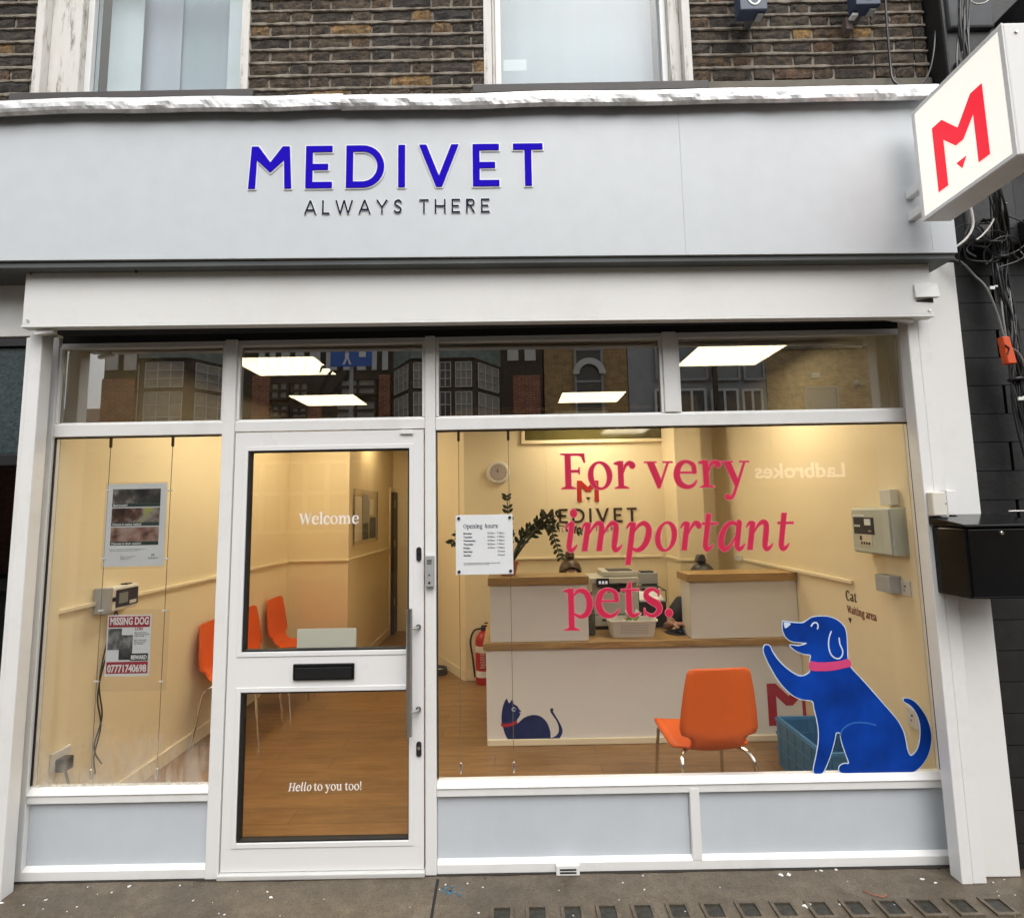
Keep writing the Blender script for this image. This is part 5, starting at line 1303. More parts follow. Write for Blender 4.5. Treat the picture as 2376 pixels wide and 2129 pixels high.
tr = thing("letter_tray", "black wire letter tray with papers behind the basket", "tray", (1.11, 1.72, WZ))
box("tray_base", M['dark_plastic'], tr, 1.00, 1.22, 1.66, 1.90, WZ+.001, WZ+.20, .004)
q = MB(); 
for (p_, r_) in (((1.00, 1.66), (1.22, 1.66)), ((1.00, 1.90), (1.22, 1.90)), ((1.00, 1.66), (1.00, 1.90)), ((1.22, 1.66), (1.22, 1.90))): q.tube([(*p_, WZ+.29), (*r_, WZ+.29)], .004, 6)
for p_ in ((1.00, 1.66), (1.22, 1.66), (1.00, 1.90), (1.22, 1.90)): q.tube([(*p_, WZ+.20), (*p_, WZ+.29)], .004, 6)
q.build("wire_frame", M['dark_plastic'], tr, smooth=True)
MB().hexa([(1.01,1.67,WZ+.202),(1.21,1.67,WZ+.202),(1.21,1.89,WZ+.245),(1.01,1.89,WZ+.245),(1.01,1.67,WZ+.215),(1.21,1.67,WZ+.215),(1.21,1.89,WZ+.258),(1.01,1.89,WZ+.258)]).build("papers", M['paper'], tr)
cp = thing("computer_unit", "grey box shaped computer unit behind the letter tray", "computer", (1.15, 1.96, WZ))
box("casing", M['grey_metal'], cp, 1.075, 1.232, 1.915, 2.01, WZ+.001, WZ+.40, .006); box("folder_on_top", M['dark_plastic'], cp, 1.09, 1.20, 1.925, 2.005, WZ+.401, WZ+.412)
for k in range(2): box("drive_slot", M['dark_plastic'], cp, 1.09, 1.22, 1.913, 1.9145, WZ+.25+k*.04, WZ+.27+k*.04)
mo = thing("computer_mouse", "black computer mouse on a dark mat under a hand", "mouse", (1.255, 1.475, WZ))
MB().lathe([(.09, 0), (.09, .003)], (1.235, 1.47, WZ+.001), 28).build("mouse_mat", M['dark_plastic'], mo)
q = MB(); q.lathe([(.028, 0), (.030, .008), (.026, .02), (.014, .027)], (0, 0, 0), 16); q.v = [(x + 1.255, y*1.6 + 1.475, z + WZ + .0045) for x, y, z in q.v]; q.build("mouse_body", M['black'], mo, smooth=True)

# ------------------------------------------------------------------ people
def skin_mesh(name, verts, edges, radii, sub=2):
    me = bpy.data.meshes.new(name); me.from_pydata(verts, edges, [])
    o = bpy.data.objects.new(name, me); COL.objects.link(o)
    o.modifiers.new("skin", 'SKIN').use_smooth_shade = True
    for i, r in enumerate(radii):
        s = me.skin_vertices[0].data[i]; s.radius = r if isinstance(r, tuple) else (r, r); s.use_root = (i == 0)
    sb_ = o.modifiers.new("sub", 'SUBSURF'); sb_.levels = sub; sb_.render_levels = sub
    r_ = realize(o, name); return r_
def person(label, hx_, hy_, topz, hand, hairmat, bun, face_dir=-1):
    """seated figure; topz = top of head, hand = right hand target or None"""
    hc = topz - .115
    t = thing("person", label, "person", (hx_, hy_ + .12, FZ))
    pel = Vector((hx_, hy_+.16, FZ+.48)); chest = Vector((hx_, hy_+.10, hc-.34)); neck = Vector((hx_, hy_+.05, hc-.15)); head = Vector((hx_, hy_, hc-.02)); crown = Vector((hx_, hy_-.005, hc+.035))
    V = [pel, pel+Vector((0,0,.14)), chest, neck, head, crown]; E_ = [(0,1),(1,2),(2,3),(3,4),(4,5)]; Rr = [(.15,.12),(.13,.105),(.155,.105),(.055,.055),(.078,.095),(.07,.085)]
    for s in (-1, 1):
        sh = chest + Vector((s*.165, 0, .09)); i0 = len(V)
        if s == -1 and hand is not None:
            hd = Vector(hand); el = Vector((hd.x-.06+.02, hy_+.02, hc-.50)); el = (sh + hd)/2 + Vector((-.10, .05, -.10)); wr_ = hd + Vector((-.045, .035, .022))
        else:
            el = sh + Vector((s*.06, -.05, -.27)); hd = Vector((hx_+s*.12, hy_-.22, WZ-.04)); wr_ = hd + Vector((s*.02, .05, .01))
        V += [sh, el, wr_]; E_ += [(2, i0), (i0, i0+1), (i0+1, i0+2)]; Rr += [.058, .043, (.027, .022)]
        hip = pel + Vector((s*.09, -.05, -.02)); kn = hip + Vector((s*.04, -.36, .0)); an = Vector((kn.x, kn.y+.06, FZ+.09)); toe = Vector((kn.x, kn.y-.09, FZ+.035)); j0 = len(V)
        V += [hip, kn, an, toe]; E_ += [(0, j0), (j0, j0+1), (j0+1, j0+2), (j0+2, j0+3)]; Rr += [.085, .062, .042, .034]
    me = skin_mesh("body", [tuple(v) for v in V], E_, Rr)
    # nose and ears as part of the same mesh
    q = MB().mesh(me, lambda x, y, z: Vector((x, y, z))); bpy.data.meshes.remove(me)
    q.add([head+Vector((-.012,-.088,-.02)), head+Vector((.012,-.088,-.02)), head+Vector((0,-.118,-.018)), head+Vector((0,-.09,.025))], [(0,1,2),(0,2,3),(1,3,2)])
    bd = q.build("body", M['skin'], t, smooth=True, fix=False)
    # tunic over torso and upper arms
    Tv = [pel+Vector((0,0,-.04)), pel+Vector((0,0,.14)), chest, neck+Vector((0,.01,-.05))]; Te = [(0,1),(1,2),(2,3)]; Tr = [(.175,.145),(.15,.125),(.175,.125),(.078,.075)]
    for s, base in ((-1, 6), (1, 13)):
        sh, el = V[base], V[base+1]; i0 = len(Tv); Tv += [sh, sh + (el-sh)*.75]; Te += [(2, i0), (i0, i0+1)]; Tr += [.078, .062]
    tm = skin_mesh("tunic", [tuple(v) for v in Tv], Te, Tr)
    MB().mesh(tm, lambda x, y, z: Vector((x, y, z))).build("tunic", M['tunic'], t, smooth=True, fix=False); bpy.data.meshes.remove(tm)
    # hair: cap over the skull with strands and a bun
    q = MB(); nu, nv = 28, 12
    def cap(s, r):
        a_ = 2*PI*s; p = r*1.75 if math.sin(a_) > -.2 else r*(1.75 - .62*(-math.sin(a_)-.2)/.8)
        R1 = 1 + .02*math.sin(a_*26) * r
        return (hx_ + .101*R1*math.sin(p)*math.cos(a_), hy_ + .006 + .118*R1*math.sin(p)*math.sin(a_), hc - .015 + .122*R1*math.cos(p))
    q.sheet(cap, nu, nv)
    hr = q.build("hair", hairmat, t, smooth=True, fix=False)
    if bun:
        bq = MB(); c_ = Vector(bun)
        for k in range(3):
            rr = .030 - k*.004; bq.tube(catmull([c_ + Vector((rr*math.cos(a_), rr*.8*math.sin(a_), -.012 + k*.013 + .004*math.sin(3*a_))) for a_ in [2*PI*i/10 for i in range(11)]], 3), .017, 8)
        bq.build("hair_bun", hairmat, hr, smooth=True)
    # eyes and mouth
    for s in (-1, 1): MB().lathe([(.004, -.004), (.011, 0), (.004, .004)], (head.x+s*.032, head.y-.086, head.z+.012), 12, 'y').build("eye", M['white_vinyl'], bd, smooth=True)
    MB().box(head.x-.022, head.x+.022, head.y-.089, head.y-.083, head.z-.052, head.z-.046).build("mouth", flat('lips', (.35,.12,.10), .5), bd, bevel=.002)
    # hands with separate fingers
    for s, base in ((-1, 6), (1, 13)):
        wr_ = V[base+2]
        if s == -1 and hand is not None: hd = Vector(hand); fw = (hd - wr_); fw.z = 0; fw.normalize()
        else: hd = wr_ + Vector((-s*.02, -.06, -.005)); fw = Vector((-s*.2, -1, 0)).normalized()
        sd_ = Vector((-fw.y, fw.x, 0)); palm = wr_ + fw*.045
        HV = [wr_, wr_+fw*.03, wr_+fw*.062]; HE = [(0,1),(1,2)]; HR = [(.024,.020), (.036,.018), (.040,.016)]
        for k, (off, ln_) in enumerate(((-.030,.062), (-.010,.074), (.011,.070), (.031,.054))):
            i0 = len(HV); b0 = wr_ + fw*.066 + sd_*off
            HV += [b0 + Vector((0,0,.004)), b0 + fw*ln_*.42 + Vector((0,0,.010)), b0 + fw*ln_*.78 + Vector((0,0,-.006)), b0 + fw*ln_ + Vector((0,0,-.020))]
            HE += [(2, i0), (i0, i0+1), (i0+1, i0+2), (i0+2, i0+3)]; HR += [.0098, .0090, .0082, .0070]
        i0 = len(HV); b0 = wr_ + fw*.028 + sd_*(-.036)*(1 if s == -1 else -1)
        tdir = (fw*.8 + sd_*(-.6)*(1 if s == -1 else -1)).normalized()
        HV += [b0, b0 + tdir*.03 + Vector((0,0,-.008)), b0 + tdir*.058 + Vector((0,0,-.016))]; HE += [(1, i0), (i0, i0+1), (i0+1, i0+2)]; HR += [.0125, .0100, .0080]
        hm_ = skin_mesh("hand", [tuple(v) for v in HV], HE, HR)
        MB().mesh(hm_, lambda x, y, z: Vector((x, y, z))).build("hand", M['skin'], bd, smooth=True, fix=False); bpy.data.meshes.remove(hm_)
    # stool
    st = thing("office_stool", "round stool behind the counter under " + ("the receptionist with the mouse" if hand else "the other receptionist"), "stool", (hx_, hy_+.16, FZ))
    MB().lathe([(.17, .0), (.19, .02), (.19, .055), (.17, .07)], (hx_, hy_+.16, FZ+.30), 24).build("seat", M['tunic'], st, smooth=True); MB().lathe([(.025, .03), (.025, .30)], (hx_, hy_+.16, FZ), 12).build("post", M['steel'], st, smooth=True); MB().lathe([(.20, .0), (.20, .015), (.05, .04)], (hx_, hy_+.16, FZ+.001), 20).build("base", M['dark_plastic'], st, smooth=True)
    return t
person("person in black tunic with dark bun, hand resting on the mouse", 1.54, 1.70, 1.286, (1.262, 1.475, WZ+.040), M['hair'], (1.525, 1.69, 1.308))
person("person with streaked brown bun, only the hair above the raised left end", .505, 2.12, 1.300, None, M['hair2'], (.50, 2.11, 1.320))

# ------------------------------------------------------------------ fittings on the right wall
A, B = PX(2010, 1180, RW-.09), PX(2105, 1275, RW-.09)
ep = thing("alarm_cabinet", "grey metal alarm control box on the right wall by the window", "control box", (RW-.04, .25, 1.45))
ey0, ey1, ez0, ez1 = .135, .452, 1.448, 1.700
box("cabinet", M['cabinet'], ep, RW-.085, RW-.001, ey0, ey1, ez0, ez1, .006)
box("cabinet_door", M['cabinet'], ep, RW-.094, RW-.086, ey0+.01, ey1-.004, ez0+.006, ez1-.006, .004)
box("display_plate", flat('slate_plate', (.018,.020,.035), .4), ep, RW-.0962, RW-.0945, .262, .428, 1.555, 1.648); box("name_strip", M['paper'], ep, RW-.0962, RW-.0945, .335, .432, 1.653, 1.664)
box("display_label", M['paper'], ep, RW-.0975, RW-.0966, .285, .335, 1.605, 1.640); box("instruction_label", flat('cream_label', (.62,.56,.44), .6), ep, RW-.0962, RW-.0945, .287, .392, 1.490, 1.553)
for k in range(4): box("warning_mark", M['dark_plastic'], ep, RW-.0972, RW-.0964, .300+k*.021, .313+k*.021, 1.497, 1.512)
for k in range(3): box("lamp", M['paper'], ep, RW-.0975, RW-.0966, .375+k*.017, .386+k*.017, 1.595, 1.606)
box("label_mark", M['dark_plastic'], ep, RW-.0972, RW-.0964, .365, .383, 1.520, 1.545)
MB().lathe([(.006, -.02), (.006, -.001)], (RW-.0946, .275, 1.575), 10, 'x').build("key", M['steel'], ep, smooth=True)
def wallbox(nm, lab, cat, y0, y1, z0, z1, dp, mt, grp=None, slots=0, x=RW, sgn=-1):
    t = thing(nm, lab, cat, (x, (y0+y1)/2, z0), grp)
    box("body", mt, t, x+sgn*.001, x+sgn*dp, y0, y1, z0, z1, .004)
    for k in range(slots):
        yy = (y0+y1)/2; zz_ = z0 + (z1-z0)*(.62 if k == 0 else .36)
        box("socket_hole", M['dark_plastic'], t, x+sgn*(dp+.0004), x+sgn*(dp+.0012), yy-.012+(k*.016 if k else .006), yy-.006+(k*.016 if k else .012), zz_-.005, zz_+.005)
    return t
wallbox("white_sensor", "small white square box above the control box", "wall box", .185, .270, 1.715, 1.800, .045, M['socket'])
wallbox("grey_adaptor", "grey plug adaptor box below the control box", "plug adaptor", .222, .335, 1.245, 1.335, .065, M['grey_metal'])
wallbox("wall_socket", "white wall socket beside the grey adaptor", "socket", .150, .218, 1.238, 1.318, .012, M['socket'], "wall sockets under the control box", 2)
wallbox("wall_socket", "white wall socket nearest the window frame", "socket", .078, .146, 1.238, 1.318, .012, M['socket'], "wall sockets under the control box", 2)
wallbox("wall_socket", "white wall socket low down behind the tail of the dog", "socket", .18, .26, .56, .66, .012, M['socket'], None, 2)
wallbox("junction_plate", "small white plate on the wall where the rail meets the column", "wall box", 2.15, 2.27, 1.235, 1.285, .03, M['socket'])
# fittings on the left wall
cu_ = thing("control_unit", "white wall controller with dark display on the left wall", "controller", (LW+.04, .54, 1.19))
box("housing", M['off_white'], cu_, LW+.001, LW+.075, .405, .640, 1.185, 1.322, .008)
box("grey_end", M['grey_metal'], cu_, LW+.001, LW+.078, .385, .430, 1.180, 1.325, .004)
box("display_plate", flat('controller_plate', (.02,.022,.05), .35), cu_, LW+.0756, LW+.078, .455, .630, 1.205, 1.305); box("display", flat('lcd', (.20,.22,.22), .3), cu_, LW+.0784, LW+.080, .475, .545, 1.225, 1.285)
box("buttons", M['socket'], cu_, LW+.0784, LW+.081, .56, .615, 1.212, 1.232, .002); MB().lathe([(.012, .0755), (.012, .082)], (LW, .44, 1.255), 14, 'x').build("knob", M['black'], cu_, smooth=True); box("top_clip", M['dark_plastic'], cu_, LW+.02, LW+.06, .56, .60, 1.323, 1.33)
o = MB().tube(catmull([(LW+.05, .50, 1.18), (LW+.04, .52, 1.10), (LW+.02, .47, .90), (LW+.015, .44, .72), (LW+.02, .47, .55), (LW+.015, .44, .40), (LW+.02, .45, .30)], 6), .004, 6).tube(catmull([(LW+.045, .50, 1.18), (LW+.02, .49, 1.05), (LW+.02, .44, .80), (LW+.02, .475, .60), (LW+.02, .43, .45), (LW+.015, .50, .33)], 6), .004, 6).build("hanging_cable", M['cable'], None, smooth=True)
tag(o, "pair of dark cables hanging below the wall controller", "cable")
sk = wallbox("wall_socket", "white socket with black plug low on the left wall", "socket", .165, .285, .44, .53, .014, M['socket'], None, 0, LW, 1)
box("black_plug", M['black'], sk, LW+.0145, LW+.065, .185, .245, .43, .495, .006); MB().tube(catmull([(LW+.05, .21, .43), (LW+.06, .22, .37), (LW+.04, .26, .30)], 5), .006, 6).build("plug_lead", M['black'], sk, smooth=True)
# framed notices on the corridor wall
for i, (y0, y1, z0, z1) in enumerate(((3.05, 3.50, 1.38, 2.0),)):
    t = thing("notice_board", "acrylic notice board with papers on the corridor wall", "notice board", (-1.74, 3.3, z0))
    box("backing", M['acrylic'], t, -1.738, -1.733, y0, y1+.55, z0, z1)
    for (a0, a1, b0, b1, mt) in ((3.08, 3.36, 1.42, 1.92, 'off_white'), (3.40, 3.60, 1.60, 1.95, 'grey_metal'), (3.40, 3.62, 1.42, 1.62, 'soffit'), (3.66, 3.84, 1.70, 1.90, 'off_white'), (3.70, 3.95, 1.42, 1.68, 'soffit')):
        box("notice", M[mt], t, -1.7325, -1.731, a0, a1, b0+.005, b1-.005)
    for yy in (y0+.02, y1+.53): box("edge_bar", M['steel'], t, -1.7325, -1.726, yy-.01, yy+.01, z0, z1)
# poster holders hung on wires in the left window
HY = .062
M['wire'] = flat('steel_wire', (.20, .16, .10), .5, .2)
def holder(u0, u1, lab):
    t = thing("wire_display", lab, "display wires", (PY((u0+u1)/2, 1400, HY).x, HY, WZ0_))
    return t
WZ0_ = .455
def wires(us, label, clamps, parent_label=None):
    t = thing("wire_display", label, "display wires", (PY(sum(us)/2, 1400, HY).x, HY, .455), "cable display kits in the windows")
    for u in us:
        x = PY(u, 1300, HY).x
        MB().tube([(x, HY, .456), (x, HY, 2.12)], .0016, 6).build("wire", M['wire'], t, smooth=True)
        MB().lathe([(.007, 0), (.007, .045), (.003, .05)], (x, HY, .4535), 10).build("lower_anchor", M['chrome'], t, smooth=True)
        MB().lathe([(.003, -.05), (.007, -.045), (.007, 0)], (x, HY, 2.133), 10).build("upper_anchor", paint('bronze_anchor', (.10,.05,.02), .4, .1), t, smooth=True)
        for v in clamps:
            z = PY(u, v, HY).z; MB().tube([(x-.011, HY, z), (x+.011, HY, z)], .0048, 8).build("clamp", M['alu'], t, smooth=True)
    return t
wires((241, 388), "pair of display wires carrying posters in the left window", (1138, 1296, 1416, 1580))
wires((1066, 1184), "pair of bare display wires at the left of the main window", ())
A, B = PY(250, 1123, HY), PY(379, 1312, HY)
ps = thing("pet_care_poster", "pale pet care poster with three photos in the left window", "poster", ((A.x+B.x)/2, HY, B.z))
box("sheet", M['paper'], ps, A.x, B.x, HY-.001, HY+.001, B.z, A.z); box("acrylic_cover", M['acrylic'], ps, A.x-.006, B.x+.006, HY-.005, HY-.003, B.z-.012, A.z+.008)
pw, phh = B.x-A.x, A.z-B.z
def photo(nm, cols, seed):
    t = NT(nm); c_ = t.coord((1, 1, 1)); mp2 = t.n("ShaderNodeMapping"); mp2.inputs["Location"].default_value = (seed, seed*.7, 0); t.l(c_, mp2.inputs[0])
    f = t.noise(mp2.outputs[0], 13, 3, .5); t.set(Base_Color=t.ramp(f, [(.3+.4*i/(len(cols)-1), c2) for i, c2 in enumerate(cols)]), Roughness=.5); return t.m
PH = [photo('photo_dark_cat', [(.008,.010,.008), (.03,.03,.028), (.10,.085,.075), (.32,.29,.27)], 2), photo('photo_bowl', [(.02,.015,.012), (.11,.05,.03), (.30,.27,.24), (.40,.42,.05)], 5), photo('photo_hands', [(.06,.03,.022), (.30,.17,.13), (.42,.31,.27), (.04,.20,.16)], 11)]
cap = flat('caption_green', (.035,.060,.052), .5)
for k, txt in enumerate(("Bad breath?", "Change in eating habits?", "Changes in their weight?")):
    z1 = A.z - phh*(.065 + .232*k); z0 = z1 - phh*.218; x0, x1 = A.x + pw*.10, A.x + pw*.90
    box("photo", PH[k], ps, x0, x1, HY-.0020, HY-.0012, z0 + phh*.045, z1); box("caption_bar", cap, ps, x0, x1, HY-.0020, HY-.0012, z0, z0 + phh*.0445)
    small("caption", txt, .0155, M['white_vinyl'], ps, (x0+.006, HY-.0024, z0+.004), bold=.0003)
small("body_text", "If you've noticed any of these things, please talk to our\nteam about making an appointment or visit us", .0082, M['grey_metal'], ps, (A.x+pw*.10, HY-.0014, A.z-phh*.80), gap=.9)
small("contact_text", "Scan for more information\nabout our care plans\nmedivet.co.uk", .0075, M['grey_metal'], ps, (A.x+pw*.28, HY-.0014, A.z-phh*.885), gap=.9)
shape("logo", [sc2(LOGO_M, .013)], (A.x+pw*.80, HY-.0014, A.z-phh*.885), M['soffit'], ps, .0006); small("logo_name", "MEDIVET", .013, M['soffit'], ps, (A.x+pw*.74, HY-.0014, A.z-phh*.915))
A, B = PY(251, 1427, HY), PY(345, 1567, HY)
md = thing("missing_dog_poster", "missing dog poster with red bands and phone number in the left window", "poster", ((A.x+B.x)/2, HY, B.z))
pw, phh = B.x-A.x, A.z-B.z; redp = flat('poster_red', (.36,.016,.03), .5)
box("sheet", M['paper'], md, A.x, B.x, HY-.001, HY+.001, B.z, A.z); a2 = PY(236, 1415, HY), PY(392, 1600, HY); box("acrylic_cover", M['acrylic'], md, a2[0].x, a2[1].x-.012, HY-.005, HY-.003, a2[1].z, a2[0].z)
xx = lambda f: A.x + pw*f
zf = lambda f: A.z - phh*f
box("red_band", redp, md, xx(.03), xx(.97), HY-.0020, HY-.0012, zf(.20), zf(.02)); box("red_band", redp, md, xx(.03), xx(.97), HY-.0020, HY-.0012, zf(.955), zf(.765))
small("headline", "MISSING DOG", .050, M['white_vinyl'], md, (xx(.06), HY-.0026, zf(.155)), bold=.0016, width=pw*.88)
small("phone_number", "07771740698", .050, M['white_vinyl'], md, (xx(.06), HY-.0026, zf(.93)), bold=.0014, width=pw*.88)
ph2 = [photo('photo_grey_dog', [(.02,.022,.022), (.09,.095,.095), (.28,.28,.27), (.40,.40,.38)], 21), photo('photo_black_dog', [(.01,.01,.011), (.04,.04,.042), (.10,.10,.10), (.36,.36,.34)], 33)]
box("photo", ph2[0], md, xx(.03), xx(.34), HY-.0020, HY-.0012, zf(.57), zf(.22)); box("photo", ph2[1], md, xx(.30), xx(.60), HY-.0030, HY-.0022, zf(.73), zf(.33))
box("reward_box", M['dark_plastic'], md, xx(.56), xx(.965), HY-.0036, HY-.0030, zf(.745), zf(.63)); small("reward", "REWARD", .028, M['white_vinyl'], md, (xx(.585), HY-.0040, zf(.725)), bold=.0008, width=pw*.355)
small("name", "LOKI", .018, redp, md, (xx(.64), HY-.0014, zf(.25)), bold=.0006)
small("details", "Black and white\nmixed breed, small\nmale, friendly\n\nLast seen locally\nPlease call with\nany sightings", .0095, M['soffit'], md, (xx(.63), HY-.0014, zf(.30)), gap=.95)
# door back plate of the letter slot: pale sheet behind the glass
A, B = PY(687, 1460, .02), PY(824, 1507, .02)
t = box("paper_sign", flat('pale_blue_sheet', (.74, .84, .86), .5), None, A.x, B.x, .034, .036, B.z-.012, A.z); tag(t, "blank pale sheet taped behind the door glass above the letter slot", "sign")
A = PZ(1025, 1562, FZ)
pc = thing("pet_bowl", "dark pet bowl on the floor behind the right door post", "bowl", (A.x-.02, A.y, FZ))
MB().lathe([(.09, .0), (.085, .06), (.075, .062), (.06, .02)], (A.x-.03, A.y, FZ+.001), 20).build("bowl", M['dark_plastic'], pc, smooth=True); MB().lathe([(.055, .021), (.055, .035)], (A.x-.03, A.y, FZ+.001), 16).build("kibble", M['off_white'], pc, smooth=True)
# ================================================================== OPPOSITE SIDE OF THE STREET (seen mirrored in the glass)
OY = -13.0; VD = 13.0
def R(u, v, d=VD):
    p = PY(u, v, d); return Vector((p.x, -d, p.z))
timber = paint('dark_timber', (.055, .045, .036), .8, .3, 10, .2)
render_w = paint('white_render', (.70, .69, .66), .8, .1, 3, .1)
lead = paint('lead_cladding', (.20, .25, .23), .6, .3, 5, .2)
winp = paint('far_window_glass', (.06, .06, .058), .06, .3, 2, 0)
curt = paint('far_curtain', (.34, .32, .28), .9, .2, 4, .1)
greyf = paint('grey_render', (.34, .36, .38), .7, .1, 3, .1)
whitef = paint('white_joinery', (.66, .66, .64), .5, .08, 3, .05)
def window(par, u0, u1, v0, v1, d=VD, nx=2, nz=2, fm=None, gm=None, dy=.0):
    a_, b_2 = R(u0, v0, d), R(u1, v1, d); y = -d + .05 + dy
    w_ = box("window", gm or winp, par, a_.x, b_2.x, y-.02, y, b_2.z, a_.z)
    q = MB(); fm = fm or timber; t_ = .035
    for k in range(nx+1): x = a_.x + (b_2.x-a_.x)*k/nx; q.box(x-t_, x+t_, y+.001, y+.05, b_2.z, a_.z)
    for k in range(nz+1): z = b_2.z + (a_.z-b_2.z)*k/nz; q.box(a_.x, b_2.x, y+.002, y+.045, z-t_, z+t_)
    q.build("window_frame", fm, w_); return w_
L0, L1 = R(232, 980), R(1262, 980)
tu = thing("timbered_building", "dark half timbered building across the street mirrored in the transom glass", "building", ((L0.x+L1.x)/2, OY-3, 0))
box("wall", timber, tu, L0.x, L1.x, OY-6, OY, 0, 7.9)
MB().prism([(L0.x-.3, OY+.4, 7.7), (L0.x-.3, OY-6.3, 7.7), (L0.x-.3, OY-3, 9.6)], (L1.x-L0.x+.5, 0, 0)).build("roof", paint('roof_tile', (.11, .05, .035), .8, .3, 6, .4), tu)
def opanel(u0, u1, v0, v1): a_, b_2 = R(u0, v0), R(u1, v1); box("white_panel", render_w, tu, a_.x, b_2.x, OY+.001, OY+.05, b_2.z, a_.z)
for u0, u1 in ((247, 272), (289, 316)): opanel(u0, u1, 822, 858)
for u0, u1 in ((601, 613), (626, 638), (653, 671), (686, 704), (719, 742), (757, 781), (797, 816), (829, 848), (863, 874), (887, 900)): opanel(u0, u1, 815, 858)
for u0, u1 in ((1177, 1203), (1217, 1243)): opanel(u0, u1, 808, 836)
def opier(u0, u1, v0, v1=1080, mt=None): a_, b_2 = R(u0, v0), R(u1, v1); box("brick_pier", mt or M['brick_red'], tu, a_.x, b_2.x, OY+.001, OY+.10, b_2.z, a_.z)
opier(240, 306, 880); opier(588, 622, 872); opier(880, 905, 870); opier(1190, 1258, 872); opier(715, 745, 945)
for (u0, u1) in ((322, 535), (912, 1165)):
    a_, b_2 = R(u0, 855), R(u1, 1060); x0, x1 = a_.x, b_2.x; dp = 1.0; s_ = .75
    pts = lambda z: [(x0, OY+.002, z), (x0+s_, OY+dp, z), (x1-s_, OY+dp, z), (x1, OY+.002, z)]
    bay = MB().prism(pts(b_2.z), (0, 0, a_.z-b_2.z)).build("bay", timber, tu)
    MB().prism([(p[0], p[1]*1.0+(.08 if p[1] > OY+.5 else 0), p[2]) for p in pts(a_.z)], (0, 0, .62)).build("bay_cladding", lead, tu)
    for (p_, q_) in (((x0, OY), (x0+s_, OY+dp)), ((x0+s_, OY+dp), (x1-s_, OY+dp)), ((x1-s_, OY+dp), (x1, OY))):
        P0, P1 = Vector((*p_, 0)), Vector((*q_, 0)); d = P1-P0; n = Vector((d.y, -d.x, 0)).normalized()*-1; n = n if n.y > 0 else -n
        cnt = 3 if d.length > 1.5 else 1
        for k in range(cnt):
            for (z0, z1) in ((a_.z-.85, a_.z-.12), (a_.z-2.1, a_.z-1.0)):
                A_, B_ = P0 + d*((k+.12)/cnt), P0 + d*((k+.88)/cnt); o_ = n*.012; o2 = n*.02
                g_ = MB().hexa([(A_+o_)+Vector((0,0,z0)), (B_+o_)+Vector((0,0,z0)), (B_+o2)+Vector((0,0,z0)), (A_+o2)+Vector((0,0,z0)), (A_+o_)+Vector((0,0,z1)), (B_+o_)+Vector((0,0,z1)), (B_+o2)+Vector((0,0,z1)), (A_+o2)+Vector((0,0,z1))]).build("bay_window", curt if k != 1 else winp, tu)
                q = MB()
                for j in range(4): c_ = A_ + (B_-A_)*(j/3) + n*.03; q.tube([c_+Vector((0,0,z0)), c_+Vector((0,0,z1))], .014, 4)
                for j in range(4): z = z0+(z1-z0)*j/3; q.tube([A_+n*.03+Vector((0,0,z)), B_+n*.03+Vector((0,0,z))], .014, 4)
                q.build("glazing_bar", whitef, g_)
for (u0, u1, v0, v1) in ((630, 668, 888, 925), (680, 715, 888, 925), (632, 668, 940, 968), (678, 712, 945, 970), (790, 872, 880, 915), (780, 872, 930, 975)): window(tu, u0, u1, v0, v1, gm=curt)
# white mullioned ground floor of the timbered building
a_, b_2 = R(560, 1075), R(860, 1230)
box("shop_glazing", winp, tu, a_.x, b_2.x, OY+.02, OY+.04, b_2.z, a_.z)
q = MB()
for k in range(7): x = a_.x+(b_2.x-a_.x)*k/6; q.box(x-.07, x+.07, OY+.041, OY+.12, b_2.z, a_.z)
for f in (0, .55, 1): z = b_2.z+(a_.z-b_2.z)*f; q.box(a_.x, b_2.x, OY+.042, OY+.10, z-.05, z+.05)
q.build("shop_mullions", whitef, tu)
def block(nm, lab, u0, u1, mt, h, deep=6):
    a_, b_2 = R(u0, 900), R(u1, 900); t = thing(nm, lab, "building", ((a_.x+b_2.x)/2, OY-3, 0)); box("wall", mt, t, a_.x, b_2.x, OY-deep, OY-.02, 0, h); box("parapet", M['concrete'], t, a_.x, b_2.x, OY-deep, OY+.06, h+.001, h+.2); return t
yb = block("yellow_brick_building", "yellow brick house with arched sash window mirrored in the transom glass", 1264, 1458, M['brick_yellow'], 8.6)
window(yb, 1333, 1400, 812, 960, nx=1, nz=2, fm=greyf, gm=winp)
cA = R(1366, 862); r_ = .50
pts = [(cA.x + r_*math.cos(a2), OY+.13, cA.z - .1 + r_*math.sin(a2)) for a2 in [PI*k/14 for k in range(15)]] + [(cA.x - r_*.62*math.cos(a2), OY+.13, cA.z - .1 + r_*.62*math.sin(a2)) for a2 in [PI*k/14 for k in range(15)]]
MB().prism(pts, (0, .06, 0)).build("window_arch", whitef, yb)
gb = block("grey_framed_building", "grey rendered modern building with tall windows mirrored in the transom", 1460, 1780, greyf, 7.6)
for u0, u1 in ((1520, 1548), (1572, 1640), (1650, 1715), (1722, 1772)):
    window(gb, u0, u1, 800, 880, nx=1, nz=1, fm=greyf, gm=paint('grey_window_%d' % u0, (.20,.22,.235), .1, .1, 2, 0)); window(gb, u0, u1, 905, 1000, nx=2, nz=1, fm=whitef)
box("post", timber, gb, R(1652, 900).x-.06, R(1652, 900).x+.06, OY+.25, OY+.37, 0, 6.2)
bb = block("buff_brick_building", "buff brick building with small high window mirrored at the right transom", 1782, 2330, M['brick_buff'], 6.55)
window(bb, 1868, 1945, 900, 955, nx=1, nz=1, fm=greyf, gm=greyf)
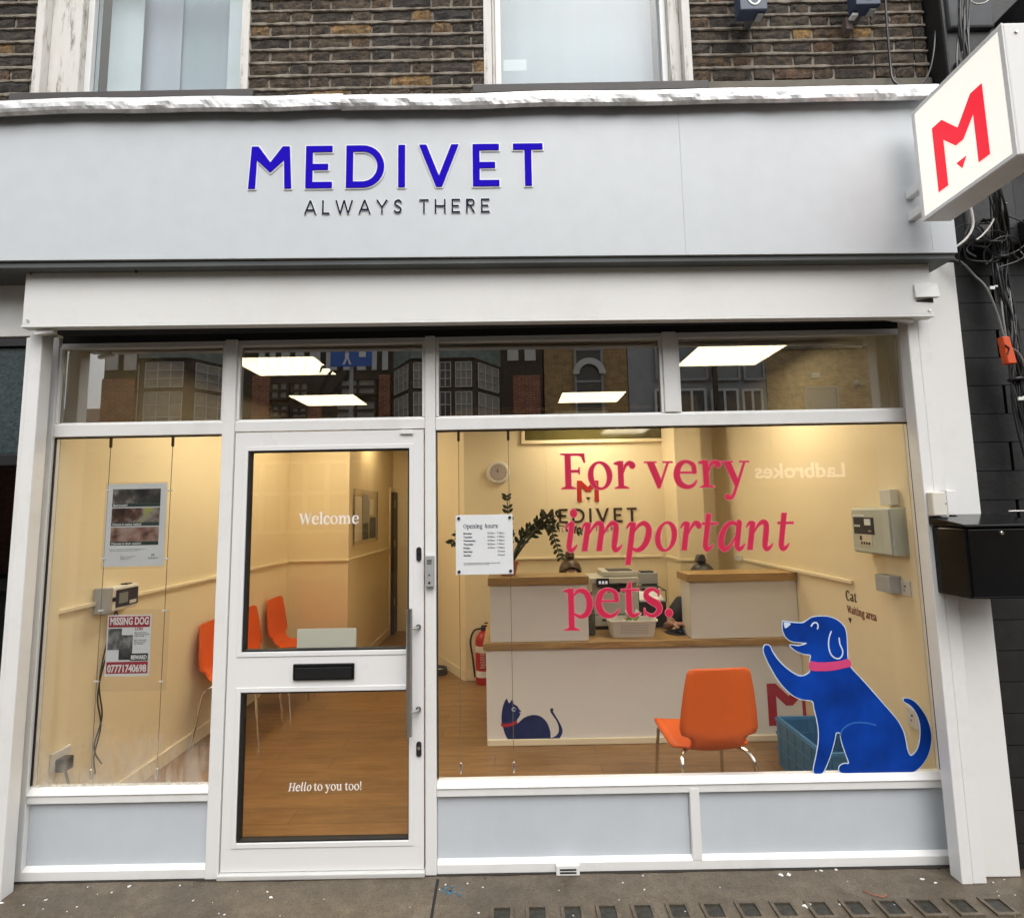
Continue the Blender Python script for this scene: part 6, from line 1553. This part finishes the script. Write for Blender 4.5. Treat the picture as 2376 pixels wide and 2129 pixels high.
A = R(1890, 872); al = box("alarm_box", whitef, bb, A.x-.13, A.x+.13, OY+.0, OY+.12, A.z-.09, A.z+.09, .02)
A = R(1988, 890); MB().lathe([(.10, .0), (.12, .05), (.05, .16)], (A.x, OY, A.z), 14, 'y').build("wall_lamp", M['grey_metal'], bb, smooth=True)
# shop sign in the far fascia, reads correctly from the street
A, B = R(1955, 1092), R(1748, 1092)
bs = thing("far_shop_sign", "red fascia sign with white shop name across the street, mirrored in the window", "shop sign", ((A.x+B.x)/2, OY+.2, A.z-.4))
box("fascia", paint('far_red_fascia', (.30, .012, .016), .4), bs, B.x-1.2, A.x+1.6, OY+.05, OY+.20, A.z-.42, A.z+.62, .01)
o_ = small("lettering", "Ladbrokes", .62, emit('far_lit_lettering', (1, .97, .92), 2.2), bs, (A.x, OY+.215, A.z-.18), ex=(-1, 0, 0), ey=(0, 0, 1), thick=.02, bold=.012, width=A.x-B.x)
fs_ = box("shop_window", winp, bs, B.x-1.2, A.x+1.6, OY+.02, OY+.06, .5, A.z-.43)
# blue street sign on a pole on the far kerb
A = R(813, 826, 10.8)
pg = thing("blue_street_sign", "blue street sign with white walking figure mirrored in the middle transom", "sign", (A.x, -10.8, 0))
MB().tube([(A.x, -10.86, 0), (A.x, -10.86, A.z+.4)], .05, 10).build("pole", M['grey_metal'], pg, smooth=True)
a_, b_2 = R(766, 800, 10.8), R(862, 848, 10.8)
box("plate", flat('sign_blue', (.012, .12, .52), .4), pg, a_.x, b_2.x, -10.81, -10.79, b_2.z, a_.z)
x = A.x - .1
q = MB(); q.lathe([(.05, 0), (.05, .006)], (x, -10.788, A.z+.16), 12, 'y'); q.box(x-.05, x+.05, -10.788, -10.783, A.z-.05, A.z+.10); q.hexa([(x-.12,-10.788,A.z-.22),(x-.06,-10.788,A.z-.22),(x-.06,-10.783,A.z-.22),(x-.12,-10.783,A.z-.22),(x-.05,-10.788,A.z-.051),(x+.01,-10.788,A.z-.051),(x+.01,-10.783,A.z-.051),(x-.05,-10.783,A.z-.051)]); q.hexa([(x+.06,-10.788,A.z-.22),(x+.12,-10.788,A.z-.22),(x+.12,-10.783,A.z-.22),(x+.06,-10.783,A.z-.22),(x+.011,-10.788,A.z-.051),(x+.05,-10.788,A.z-.051),(x+.05,-10.783,A.z-.051),(x+.011,-10.783,A.z-.051)])
q.build("walking_figure", M['white_vinyl'], pg)
box("white_block", M['white_vinyl'], pg, A.x+.22, A.x+.40, -10.788, -10.783, A.z-.02, A.z+.2)
# low roofs left of the timbered building
lr = thing("low_roof_house", "low gabled house left of the timbered building, mirrored in the left transom", "building", (L0.x-3, OY-4, 0))
box("wall", M['brick_red'], lr, L0.x-8, L0.x-.05, OY-7, OY-1.5, 0, 3.9)
MB().prism([(L0.x-8.2, OY-1.2, 3.9), (L0.x-8.2, OY-7.3, 3.9), (L0.x-8.2, OY-4.2, 6.0)], (8.1, 0, 0)).build("roof", paint('house_roof', (.12, .07, .05), .8, .3, 6, .3), lr)
box("chimney", M['brick_red'], lr, L0.x-1.3, L0.x-.6, OY-2.6, OY-1.9, 4.2, 5.6)
